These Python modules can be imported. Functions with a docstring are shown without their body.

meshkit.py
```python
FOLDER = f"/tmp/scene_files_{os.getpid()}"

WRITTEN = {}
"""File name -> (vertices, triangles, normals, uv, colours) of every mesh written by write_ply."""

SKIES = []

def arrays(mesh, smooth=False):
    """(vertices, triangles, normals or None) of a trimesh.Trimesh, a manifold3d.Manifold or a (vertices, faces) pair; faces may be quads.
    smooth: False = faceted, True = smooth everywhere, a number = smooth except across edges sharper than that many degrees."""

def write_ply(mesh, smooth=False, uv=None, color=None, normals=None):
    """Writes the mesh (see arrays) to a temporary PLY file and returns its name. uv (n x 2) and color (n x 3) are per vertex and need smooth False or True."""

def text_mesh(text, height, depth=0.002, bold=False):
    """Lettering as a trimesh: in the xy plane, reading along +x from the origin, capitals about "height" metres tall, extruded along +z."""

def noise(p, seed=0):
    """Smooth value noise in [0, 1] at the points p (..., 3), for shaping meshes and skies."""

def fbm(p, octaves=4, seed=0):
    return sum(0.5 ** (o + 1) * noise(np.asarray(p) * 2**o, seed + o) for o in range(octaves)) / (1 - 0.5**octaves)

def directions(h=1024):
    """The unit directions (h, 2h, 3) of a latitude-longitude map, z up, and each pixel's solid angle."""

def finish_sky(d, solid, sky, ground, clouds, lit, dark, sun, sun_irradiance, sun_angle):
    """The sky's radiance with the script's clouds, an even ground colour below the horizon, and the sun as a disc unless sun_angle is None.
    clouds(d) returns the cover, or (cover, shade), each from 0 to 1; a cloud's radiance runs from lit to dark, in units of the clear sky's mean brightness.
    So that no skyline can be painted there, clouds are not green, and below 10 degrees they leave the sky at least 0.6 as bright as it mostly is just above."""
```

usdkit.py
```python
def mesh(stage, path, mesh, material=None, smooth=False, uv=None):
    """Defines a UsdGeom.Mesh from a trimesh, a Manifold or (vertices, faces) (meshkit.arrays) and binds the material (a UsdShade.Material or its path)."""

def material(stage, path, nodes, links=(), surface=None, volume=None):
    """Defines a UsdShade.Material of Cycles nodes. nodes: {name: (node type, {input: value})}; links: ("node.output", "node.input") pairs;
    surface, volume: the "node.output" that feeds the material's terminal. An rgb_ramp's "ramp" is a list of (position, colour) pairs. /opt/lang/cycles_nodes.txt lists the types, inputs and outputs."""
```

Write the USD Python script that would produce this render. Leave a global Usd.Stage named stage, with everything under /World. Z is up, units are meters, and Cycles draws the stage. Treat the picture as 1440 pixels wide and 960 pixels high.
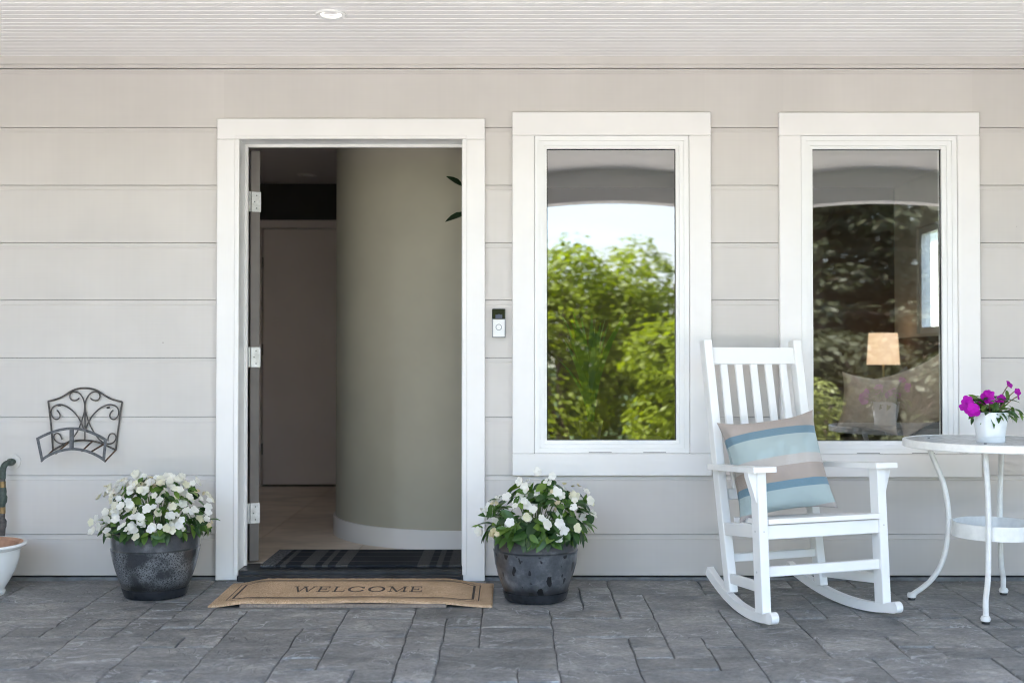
import math, random
import numpy as np, trimesh, manifold3d as m3
import shapely.geometry as sg
from shapely import affinity, union_all
from pxr import Usd, UsdGeom, UsdLux, UsdShade, Gf, Sdf
import usdkit, meshkit

stage = Usd.Stage.CreateInMemory()
UsdGeom.SetStageUpAxis(stage, UsdGeom.Tokens.z)
UsdGeom.SetStageMetersPerUnit(stage, 1.0)
UsdGeom.Xform.Define(stage, '/World')

# ------------------------------------------------------------------ camera, sky, sun, exposure
CAM_D, CAM_H, FPX, PITCH = 5.5, 1.06, 1595.0, math.atan(27 / 1595)
EXPOSURE = 3.06
cam = UsdGeom.Camera.Define(stage, '/World/camera')
cam.AddTranslateOp().Set((0, -CAM_D, CAM_H))
cam.AddRotateXOp().Set(90 + math.degrees(PITCH))
cam.CreateHorizontalApertureAttr(36.0); cam.CreateVerticalApertureAttr(24.0)
cam.CreateFocalLengthAttr(36.0 * FPX / 1440)
cam.CreateFStopAttr(1.8); cam.CreateFocusDistanceAttr(5.3)
cam.CreateClippingRangeAttr((0.05, 2000))
cam.CreateExposureAttr(EXPOSURE)

SUN = np.array([-0.46, 0.24, 0.85]); SUN /= np.linalg.norm(SUN)
sun_el = math.asin(SUN[2]); sun_rot = math.atan2(SUN[0], SUN[1])
sky_mat = usdkit.material(stage, '/World/Looks/sky_daylight', {
    'tc': ('texture_coordinate', {}),
    'mp': ('mapping', {'scale': (1.0, 1.0, 2.4)}),
    'n': ('noise_texture', {'scale': 2.6, 'detail': 6.0, 'roughness': 0.55, 'distortion': 0.3}),
    'r': ('rgb_ramp', {'ramp': [(0.0, (0, 0, 0)), (0.47, (0, 0, 0)), (0.66, (1, 1, 1)), (1.0, (1, 1, 1))]}),
    'sky': ('sky_texture', {'sky_type': 'single_scattering', 'sun_disc': False, 'sun_elevation': sun_el, 'sun_rotation': sun_rot, 'altitude': 50.0, 'aerosol_density': 1.0}),
    'mix': ('mix', {'color2': (2.9, 3.05, 3.3)}),
    'bg': ('background_shader', {'strength': 0.142})},
    [('tc.generated', 'mp.vector'), ('mp.vector', 'n.vector'), ('n.fac', 'r.fac'), ('r.color', 'mix.fac'), ('sky.color', 'mix.color1'), ('mix.color', 'bg.color')], surface='bg.background')
dome = UsdLux.DomeLight.Define(stage, '/World/sky')
UsdShade.MaterialBindingAPI.Apply(dome.GetPrim()).Bind(sky_mat)
dome.GetPrim().SetCustomDataByKey('label', 'blue summer sky with white clouds'); dome.GetPrim().SetCustomDataByKey('kind', 'structure')
sun = UsdLux.DistantLight.Define(stage, '/World/sun')
sun.CreateNormalizeAttr(True); sun.CreateIntensityAttr(1.25); sun.CreateAngleAttr(0.5); sun.CreateColorAttr(Gf.Vec3f(1.0, 0.965, 0.90))
sun.AddTransformOp().Set(Gf.Matrix4d(Gf.Rotation(Gf.Vec3d(0, 0, 1), Gf.Vec3d(*map(float, SUN))), Gf.Vec3d(0, 0, 0)))

# ------------------------------------------------------------------ helpers
SLOPE = 0.025                       # the patio falls away from the house

def at(px, py, y):                  # photograph pixel (1440 x 960) on the plane y -> world point
    d = y + CAM_D
    z = CAM_H + d * math.tan(math.atan((480 - py) / FPX) + PITCH)
    fw = d * math.cos(PITCH) + (z - CAM_H) * math.sin(PITCH)
    return np.array([(px - 720) / FPX * fw, y, z])

def Z(py): return float(at(720, py, 0)[2])
def X(px): return (px - 720) / 290.0

taken = {}
def numbered(parent, name):
    k = taken.get((parent, name), 0); taken[(parent, name)] = k + 1
    return f'{parent}/{name}' if k == 0 else f'{parent}/{name}_{k:03d}'

def path_of(p): return p if isinstance(p, str) else str(p.GetPath())

def tag(p, label=None, cat=None, group=None, kind=None):
    for k, v in (('label', label), ('category', cat), ('group', group), ('kind', kind)):
        if v: p.SetCustomDataByKey(k, v)
    return p

def obj(name, mesh, mat, parent='/World', smooth=False, label=None, cat=None, group=None, kind=None):
    m = usdkit.mesh(stage, numbered(path_of(parent), name), mesh, M[mat], smooth)
    return tag(m.GetPrim(), label, cat, group, kind)

def thing(name, label, cat, loc=(0, 0, 0), rotz=0, rotx=0, group=None, roty=0):
    x = UsdGeom.Xform.Define(stage, numbered('/World', name))
    x.AddTranslateOp().Set(tuple(float(v) for v in loc))
    x.AddRotateZOp().Set(float(rotz)); x.AddRotateXOp().Set(float(rotx)); x.AddRotateYOp().Set(float(roty))
    return tag(x.GetPrim(), label, cat, group)

def cat_(ms):
    vs, fs, n = [], [], 0
    for m in ms:
        v, f = (m.vertices, m.faces) if hasattr(m, 'vertices') else m
        vs.append(np.asarray(v)); fs.append(np.asarray(f) + n); n += len(v)
    return trimesh.Trimesh(np.vstack(vs), np.vstack(fs), process=False)

def box(x0, x1, y0, y1, z0, z1, c=0.0):
    if c <= 0:
        b = trimesh.creation.box((x1 - x0, y1 - y0, z1 - z0)); b.apply_translation(((x0 + x1) / 2, (y0 + y1) / 2, (z0 + z1) / 2)); return b
    p = []
    for a, b_, d in ((c, c, 0), (c, 0, c), (0, c, c)):
        for x in (x0 + a, x1 - a):
            for y in (y0 + b_, y1 - b_):
                for z in (z0 + d, z1 - d): p.append((x, y, z))
    return trimesh.Trimesh(np.array(p)).convex_hull

def bar(p, q, w, h, up=(0, 0, 1), c=0.003):     # a chamfered bar from p to q: w along the side, h along up
    p, q, up = (np.asarray(a, float) for a in (p, q, up)); d = q - p; L = np.linalg.norm(d); d /= L
    s = np.cross(d, up); s /= np.linalg.norm(s); u = np.cross(s, d)
    b = box(-w / 2, w / 2, -h / 2, h / 2, 0, L, c)
    T = np.eye(4); T[:3, 0], T[:3, 1], T[:3, 2], T[:3, 3] = s, u, d, p
    if np.linalg.det(T[:3, :3]) < 0: T[:3, 0] = -s
    b.apply_transform(T); return b

def tube(pts, r, n=10, cap=True):
    pts = np.asarray(pts, float); k = len(pts); r = np.broadcast_to(r, k)
    t = np.gradient(pts, axis=0); t /= np.linalg.norm(t, axis=1, keepdims=True)
    a = np.array([0, 0, 1.0]) if abs(t[0][2]) < 0.9 else np.array([1.0, 0, 0])
    u = np.cross(t[0], a); u /= np.linalg.norm(u); V = []
    for i in range(k):
        u = u - t[i] * (u @ t[i]); u /= np.linalg.norm(u); w = np.cross(t[i], u)
        for j in range(n):
            th = 2 * math.pi * j / n; V.append(pts[i] + r[i] * (math.cos(th) * u + math.sin(th) * w))
    F = []
    for i in range(k - 1):
        for j in range(n):
            a_, b_ = i * n + j, i * n + (j + 1) % n
            F += [(a_, b_, b_ + n), (a_, b_ + n, a_ + n)]
    if cap:
        V += [pts[0], pts[-1]]; c0, c1 = k * n, k * n + 1
        for j in range(n): F += [(c0, (j + 1) % n, j), (c1, (k - 1) * n + j, (k - 1) * n + (j + 1) % n)]
    return trimesh.Trimesh(np.array(V), np.array(F), process=False)

def spline(pts, n=24):
    from scipy.interpolate import CubicSpline
    pts = np.asarray(pts, float); t = np.concatenate([[0], np.cumsum(np.linalg.norm(np.diff(pts, axis=0), axis=1))])
    return CubicSpline(t, pts)(np.linspace(0, t[-1], n))

def lathe(prof, n=48, wob=0.0):
    m = trimesh.creation.revolve(np.array(prof, float), sections=n)
    if wob:
        v = m.vertices; a = np.arctan2(v[:, 1], v[:, 0]); m.vertices[:, :2] *= (1 + wob * np.sin(3 * a + 1))[:, None]
    return m

def extr_x(poly_yz, x0, x1):      # a (y, z) outline swept along x
    m = trimesh.creation.extrude_polygon(sg.Polygon(poly_yz), x1 - x0, engine='earcut')
    v = m.vertices.copy(); m.vertices = np.stack([v[:, 2] + x0, v[:, 0], v[:, 1]], 1); m.fix_normals(); return m

def extr_z(poly, z0, z1):
    m = trimesh.creation.extrude_polygon(poly, z1 - z0, engine='earcut'); m.apply_translation((0, 0, z0)); return m

def wall_xz(x0, x1, z0, z1, y0, y1, holes=()):
    p = sg.box(x0, z0, x1, z1)
    for h in holes: p = p.difference(sg.box(*h))
    m = trimesh.creation.extrude_polygon(p, y1 - y0, engine='earcut'); v = m.vertices.copy()
    m.vertices = np.stack([v[:, 0], y1 - v[:, 2], v[:, 1]], 1); m.fix_normals(); return m

def ring_xz(outer, inner, y0, y1):
    return wall_xz(outer[0], outer[2], outer[1], outer[3], y0, y1, [inner])

def grid(nu, nv, fn):
    u, v = np.meshgrid(np.linspace(0, 1, nu), np.linspace(0, 1, nv), indexing='ij')
    P = fn(u.ravel(), v.ravel()); F = []
    for i in range(nu - 1):
        for j in range(nv - 1):
            a = i * nv + j; F += [(a, a + nv, a + nv + 1), (a, a + nv + 1, a + 1)]
    return np.asarray(P), np.asarray(F)

# ------------------------------------------------------------------ materials
M = {}
def mat(name, nodes, links, surface='p.BSDF'):
    M[name] = usdkit.material(stage, '/World/Looks/' + name, nodes, links, surface=surface)

def plain(name, col, rough=0.5, var=0.12, scale=8.0, bump=0.0, bscale=60.0, stretch=(1, 1, 1), metal=0.0, space='object', spec=0.5, rnd=0.0, bdist=0.002):
    """one colour with soft tonal variation and fine relief"""
    c = np.array(col, float)
    nodes = {'tc': ('texture_coordinate', {}), 'g': ('geometry', {}), 'mp': ('mapping', {'scale': stretch}),
             'n': ('noise_texture', {'scale': scale, 'detail': 5.0, 'roughness': 0.6}),
             'r': ('rgb_ramp', {'ramp': [(0.36, tuple(c * (1 - var))), (0.64, tuple(np.minimum(c * (1 + var), 0.95)))]}),
             'p': ('principled_bsdf', {'roughness': rough, 'metallic': metal, 'specular_ior_level': spec})}
    src = 'tc.object' if space == 'object' else 'g.position'
    links = [(src, 'mp.vector'), ('mp.vector', 'n.vector'), ('n.fac', 'r.fac')]
    if rnd:
        nodes['oi'] = ('object_info', {}); nodes['mr'] = ('map_range', {'to_min': 1 - rnd, 'to_max': 1 + rnd})
        nodes['hs'] = ('hsv', {})
        links += [('oi.random', 'mr.value'), ('mr.result', 'hs.value'), ('r.color', 'hs.color'), ('hs.color', 'p.base_color')]
    else: links += [('r.color', 'p.base_color')]
    if bump:
        nodes['nb'] = ('noise_texture', {'scale': bscale, 'detail': 4.0, 'roughness': 0.6}); nodes['b'] = ('bump', {'strength': bump, 'distance': bdist})
        links += [('mp.vector', 'nb.vector'), ('nb.fac', 'b.height'), ('b.normal', 'p.normal')]
    mat(name, nodes, links)

# painted cedar siding: fine saw marks across the board, long faint grain, few specks
def siding_mat(name, col):
    c = np.array(col)
    mat(name, {
        'g': ('geometry', {}), 'oi': ('object_info', {}),
        'm1': ('mapping', {'scale': (0.35, 1.0, 22.0)}), 'n1': ('noise_texture', {'scale': 7.0, 'detail': 6.0, 'roughness': 0.65, 'distortion': 0.4}),
        'm2': ('mapping', {'scale': (55.0, 1.0, 1.6)}), 'n2': ('noise_texture', {'scale': 1.0, 'detail': 3.0}),
        'n3': ('noise_texture', {'scale': 1.3, 'detail': 4.0, 'roughness': 0.6}),
        'r3': ('rgb_ramp', {'ramp': [(0.38, tuple(c * 0.955)), (0.62, tuple(c * 1.03))]}),
        'v': ('voronoi_texture', {'scale': 5.5, 'randomness': 1.0}), 'm4': ('mapping', {'scale': (1.0, 1.0, 1.0)}),
        'rs': ('rgb_ramp', {'ramp': [(0.0, (0.42, 0.40, 0.37)), (0.016, (0.62, 0.6, 0.57)), (0.026, (1, 1, 1)), (1.0, (1, 1, 1))]}),
        'nm': ('noise_texture', {'scale': 2.2, 'detail': 1.0}), 'rm': ('rgb_ramp', {'ramp': [(0.58, (0, 0, 0)), (0.62, (1, 1, 1))]}),
        'sp': ('mix', {'color1': (1, 1, 1)}),
        'mu': ('mix', {'mix_type': 'multiply', 'fac': 1.0}), 'rg': ('rgb_ramp', {'ramp': [(0.36, (0.991, 0.991, 0.991)), (0.64, (1.005, 1.005, 1.005))]}), 'mg': ('mix', {'mix_type': 'multiply', 'fac': 1.0}), 'rh': ('rgb_ramp', {'ramp': [(0.36, (0.990, 0.990, 0.990)), (0.60, (1.004, 1.004, 1.004))]}), 'mh': ('mix', {'mix_type': 'multiply', 'fac': 1.0}),
        'mr': ('map_range', {'to_min': 0.972, 'to_max': 1.022}), 'hs': ('hsv', {}),
        'b1': ('bump', {'strength': 0.16, 'distance': 0.002}), 'b2': ('bump', {'strength': 0.09, 'distance': 0.002}),
        'p': ('principled_bsdf', {'roughness': 0.48, 'specular_ior_level': 0.4})},
        [('g.position', 'm1.vector'), ('m1.vector', 'n1.vector'), ('g.position', 'm2.vector'), ('m2.vector', 'n2.vector'), ('g.position', 'n3.vector'), ('n3.fac', 'r3.fac'),
         ('g.position', 'm4.vector'), ('m4.vector', 'v.vector'), ('v.distance', 'rs.fac'), ('g.position', 'nm.vector'), ('nm.fac', 'rm.fac'), ('rm.color', 'sp.fac'), ('rs.color', 'sp.color2'),
         ('r3.color', 'mu.color1'), ('sp.color', 'mu.color2'), ('n2.fac', 'rg.fac'), ('mu.color', 'mg.color1'), ('rg.color', 'mg.color2'), ('n1.fac', 'rh.fac'), ('mg.color', 'mh.color1'), ('rh.color', 'mh.color2'), ('mh.color', 'hs.color'), ('oi.random', 'mr.value'), ('mr.result', 'hs.value'), ('hs.color', 'p.base_color'),
         ('n1.fac', 'b1.height'), ('n2.fac', 'b2.height'), ('b1.normal', 'b2.normal'), ('b2.normal', 'p.normal')])
siding_mat('greige_siding_paint', (0.585, 0.555, 0.530))

def white_wood(name, col, rough=0.4, grain=(0.6, 20, 20), bump=0.12):
    c = np.array(col)
    mat(name, {
        'g': ('geometry', {}), 'm1': ('mapping', {'scale': grain}), 'n1': ('noise_texture', {'scale': 6.0, 'detail': 5.0, 'roughness': 0.6}),
        'n2': ('noise_texture', {'scale': 2.5, 'detail': 5.0, 'roughness': 0.65}),
        'r': ('rgb_ramp', {'ramp': [(0.3, tuple(c * 0.95)), (0.65, tuple(c))]}),
        'b': ('bump', {'strength': bump, 'distance': 0.0015}), 'p': ('principled_bsdf', {'roughness': rough})},
        [('g.position', 'm1.vector'), ('m1.vector', 'n1.vector'), ('g.position', 'n2.vector'), ('n2.fac', 'r.fac'), ('r.color', 'p.base_color'), ('n1.fac', 'b.height'), ('b.normal', 'p.normal')])
white_wood('white_trim_paint', (0.81, 0.795, 0.785), 0.42, (0.8, 8, 40), 0.2)
white_wood('white_trim_paint_vertical', (0.81, 0.795, 0.785), 0.42, (40, 8, 0.8), 0.2)
white_wood('white_chair_paint', (0.84, 0.84, 0.835), 0.38, (8, 8, 8), 0.06)
plain('white_vinyl', (0.82, 0.82, 0.815), 0.3, 0.02, 3.0)
plain('white_ceiling_paint', (0.90, 0.88, 0.86), 0.5, 0.03, 1.5, space='world', rnd=0.015)
plain('dark_gap', (0.03, 0.03, 0.032), 0.8, 0.3, 20)
plain('black_sill_paint', (0.018, 0.019, 0.022), 0.35, 0.5, 14, 0.3, 80)
plain('grey_flashing', (0.16, 0.17, 0.18), 0.5, 0.35, 9, 0.2, 40)
plain('door_paint_taupe', (0.13, 0.115, 0.105), 0.45, 0.1, 6, 0.1, 50)
plain('zinc_hinge', (0.55, 0.56, 0.56), 0.38, 0.15, 30, 0.1, 90, metal=0.6)
plain('olive_plaster', (0.345, 0.318, 0.25), 0.8, 0.045, 2.2, 0.12, 30, space='world')
plain('interior_white', (0.62, 0.58, 0.55), 0.55, 0.03, 2)
plain('interior_door_paint', (0.70, 0.62, 0.58), 0.5, 0.03, 2)
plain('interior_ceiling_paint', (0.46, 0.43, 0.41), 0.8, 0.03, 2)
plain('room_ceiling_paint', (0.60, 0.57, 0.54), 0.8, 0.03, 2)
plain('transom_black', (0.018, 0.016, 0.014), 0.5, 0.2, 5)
plain('brown_wall_paint', (0.085, 0.055, 0.036), 0.7, 0.08, 3)
plain('cream_wall_paint', (0.66, 0.62, 0.54), 0.75, 0.04, 2)
plain('travertine', (0.54, 0.455, 0.37), 0.4, 0.16, 4.5, 0.15, 40, stretch=(1, 1.4, 1), space='world', rnd=0.08)
plain('tile_grout', (0.2, 0.17, 0.14), 0.8, 0.1, 20)
plain('wood_floor', (0.30, 0.20, 0.13), 0.4, 0.3, 6, stretch=(1, 8, 1))
plain('lens_white', (0.86, 0.84, 0.80), 0.35, 0.02, 4)
plain('iron_bronze', (0.075, 0.068, 0.064), 0.55, 0.4, 45, 0.5, 160)
plain('iron_grey', (0.085, 0.088, 0.095), 0.5, 0.35, 60, 0.6, 220)
plain('rusty_iron', (0.11, 0.065, 0.04), 0.75, 0.5, 60, 0.5, 160)
plain('green_bronze_pipe', (0.045, 0.062, 0.052), 0.5, 0.4, 40, 0.4, 90)
plain('brass_fitting', (0.26, 0.18, 0.09), 0.35, 0.25, 30, 0.2, 60, metal=0.8)
plain('galvanised_pipe', (0.14, 0.15, 0.16), 0.45, 0.3, 30, metal=0.5)
plain('flange_paint', (0.62, 0.60, 0.57), 0.5, 0.1, 20)
plain('white_ceramic', (0.78, 0.78, 0.77), 0.18, 0.03, 4)
plain('terracotta', (0.46, 0.27, 0.18), 0.8, 0.2, 12, 0.2, 60)
plain('soil', (0.035, 0.026, 0.02), 0.95, 0.5, 60, 1.0, 90, bdist=0.01)
plain('white_metal_paint', (0.78, 0.775, 0.75), 0.35, 0.05, 30, 0.15, 70)
plain('rubber_black', (0.02, 0.02, 0.02), 0.6, 0.2, 20)
plain('pot_white_plastic', (0.76, 0.80, 0.83), 0.35, 0.03, 6)
plain('stem_green', (0.10, 0.16, 0.05), 0.5, 0.2, 30)
plain('flower_stem_red', (0.16, 0.10, 0.06), 0.5, 0.2, 30)
plain('pistil_green', (0.32, 0.33, 0.12), 0.6, 0.3, 60)
plain('doorbell_black', (0.012, 0.013, 0.013), 0.06, 0.1, 5)
plain('doorbell_silver', (0.74, 0.74, 0.75), 0.3, 0.02, 10)
plain('doorbell_ring', (0.33, 0.35, 0.38), 0.3, 0.02, 10, metal=0.4)
plain('lens_blue', (0.10, 0.11, 0.16), 0.08, 0.1, 10)
plain('coir_black', (0.075, 0.057, 0.045), 0.95, 0.5, 150, 0.8, 300)
plain('underlay_grey', (0.235, 0.195, 0.165), 0.95, 0.25, 120, 0.8, 250)
plain('sofa_fabric', (0.12, 0.085, 0.06), 0.85, 0.15, 40, 0.3, 200)
plain('cushion_beige', (0.72, 0.60, 0.48), 0.9, 0.08, 30, 0.3, 200)
plain('cushion_brown', (0.30, 0.24, 0.19), 0.9, 0.1, 30, 0.3, 200)
plain('dark_wood', (0.05, 0.032, 0.02), 0.4, 0.3, 8, stretch=(6, 1, 1))
plain('lamp_metal', (0.55, 0.42, 0.2), 0.3, 0.1, 20, metal=0.9)
plain('bark_brown', (0.09, 0.065, 0.045), 0.9, 0.4, 6, 0.8, 18, stretch=(1, 1, 0.3), bdist=0.02)
plain('pale_concrete', (0.52, 0.48, 0.455), 0.85, 0.1, 1.2, 0.2, 40, space='world')
plain('roof_shingle', (0.10, 0.095, 0.09), 0.9, 0.25, 6, 0.5, 20)
plain('neighbour_siding', (0.60, 0.60, 0.58), 0.6, 0.04, 3)
plain('lawn_green', (0.055, 0.085, 0.022), 0.9, 0.35, 3.0, 0.8, 60, space='world', bdist=0.02)
plain('table_top_grey', (0.42, 0.44, 0.46), 0.3, 0.35, 34, 0.25, 90)
plain('ivory_book', (0.5, 0.47, 0.4), 0.6, 0.1, 10)

# glazed planters: a smooth grey collar above a crackled or a spotted black body
def glaze(name, crackle):
    nodes = {
        'tc': ('texture_coordinate', {}), 'sx': ('separate_xyz', {}),
        'nw': ('noise_texture', {'scale': 30.0, 'detail': 3.0}), 'ws': ('vector_math', {'math_type': 'multiply_add', 'vector2': (0.03, 0.03, 0.03)}),
        'nz': ('noise_texture', {'scale': 9.0, 'detail': 3.0}), 'zz': ('math', {'math_type': 'multiply_add', 'value2': 0.03}),
        'rz': ('rgb_ramp', {'ramp': [(0.0, (0, 0, 0)), (0.228, (0, 0, 0)), (0.236, (1, 1, 1)), (1.0, (1, 1, 1))]}),
        'rb': ('rgb_ramp', {'ramp': [(0.0, (0.12, 0.12, 0.12)), (0.07, (0.15, 0.15, 0.15)), (0.11, (1, 1, 1)), (1.0, (1, 1, 1))]}),
        'mb': ('mix', {'mix_type': 'multiply', 'fac': 1.0}), 'top': ('mix', {}),
        'nc': ('noise_texture', {'scale': 6.0, 'detail': 6.0, 'roughness': 0.65}), 'rc': ('rgb_ramp', {'ramp': [(0.36, (0.030, 0.032, 0.035)), (0.52, (0.055, 0.057, 0.062)), (0.64, (0.14, 0.143, 0.15))]}),
        'b': ('bump', {'strength': 0.4, 'distance': 0.002}), 'p': ('principled_bsdf', {'roughness': 0.3, 'specular_ior_level': 0.5, 'coat_weight': 0.6, 'coat_roughness': 0.08})}
    links = [('tc.object', 'nw.vector'), ('nw.color', 'ws.vector1'), ('tc.object', 'ws.vector3'), ('tc.object', 'sx.vector'), ('tc.object', 'nz.vector'), ('nz.fac', 'zz.value1'), ('sx.z', 'zz.value3'), ('zz.value', 'rz.fac'), ('zz.value', 'rb.fac'),
             ('tc.object', 'nc.vector'), ('nc.fac', 'rc.fac'), ('rb.color', 'mb.color2'), ('mb.color', 'top.color1'), ('rz.color', 'top.fac'), ('rc.color', 'top.color2'), ('top.color', 'p.base_color'), ('b.normal', 'p.normal')]
    if crackle:
        nodes.update({'v': ('voronoi_texture', {'feature': 'distance_to_edge', 'scale': 92.0}), 'rv': ('rgb_ramp', {'ramp': [(0.0, (1, 1, 1)), (0.06, (0.7, 0.7, 0.7)), (0.22, (0.08, 0.08, 0.08)), (1.0, (0, 0, 0))]}),
            'nm': ('noise_texture', {'scale': 12.0, 'detail': 4.0}), 'rm': ('rgb_ramp', {'ramp': [(0.42, (0.05, 0.05, 0.05)), (0.58, (1, 1, 1))]}), 'mm': ('mix', {'mix_type': 'multiply', 'fac': 1.0}),
            'body': ('mix', {'color1': (0.017, 0.018, 0.020), 'color2': (0.17, 0.175, 0.18)})})
        links += [('ws.vector', 'v.vector'), ('v.distance', 'rv.fac'), ('tc.object', 'nm.vector'), ('nm.fac', 'rm.fac'), ('rv.color', 'mm.color1'), ('rm.color', 'mm.color2'), ('mm.color', 'body.fac'), ('body.color', 'mb.color1'), ('v.distance', 'b.height')]
    else:
        nodes.update({'mp': ('mapping', {'scale': (27.0, 27.0, 14.0)}), 'v': ('voronoi_texture', {'scale': 1.0}), 'vc': ('separate_xyz', {}), 'th': ('math', {'math_type': 'multiply', 'value2': 0.40}), 'lt': ('math', {'math_type': 'less_than'}),
            'n5': ('noise_texture', {'scale': 16.0, 'detail': 6.0, 'roughness': 0.65}), 'r5': ('rgb_ramp', {'ramp': [(0.36, (0.038, 0.041, 0.046)), (0.52, (0.062, 0.066, 0.072)), (0.66, (0.12, 0.124, 0.13))]}),
            'body': ('mix', {'color2': (0.004, 0.004, 0.005)})})
        links += [('ws.vector', 'mp.vector'), ('mp.vector', 'v.vector'), ('v.color', 'vc.vector'), ('vc.x', 'th.value1'), ('v.distance', 'lt.value1'), ('th.value', 'lt.value2'), ('tc.object', 'n5.vector'), ('n5.fac', 'r5.fac'), ('r5.color', 'body.color1'), ('lt.value', 'body.fac'), ('body.color', 'mb.color1'), ('n5.fac', 'b.height')]
    mat(name, nodes, links)
glaze('crackled_black_glaze', True)
glaze('spotted_black_glaze', False)
plain('saucer_glaze', (0.012, 0.013, 0.015), 0.22, 0.4, 20, 0.2, 40)

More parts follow.
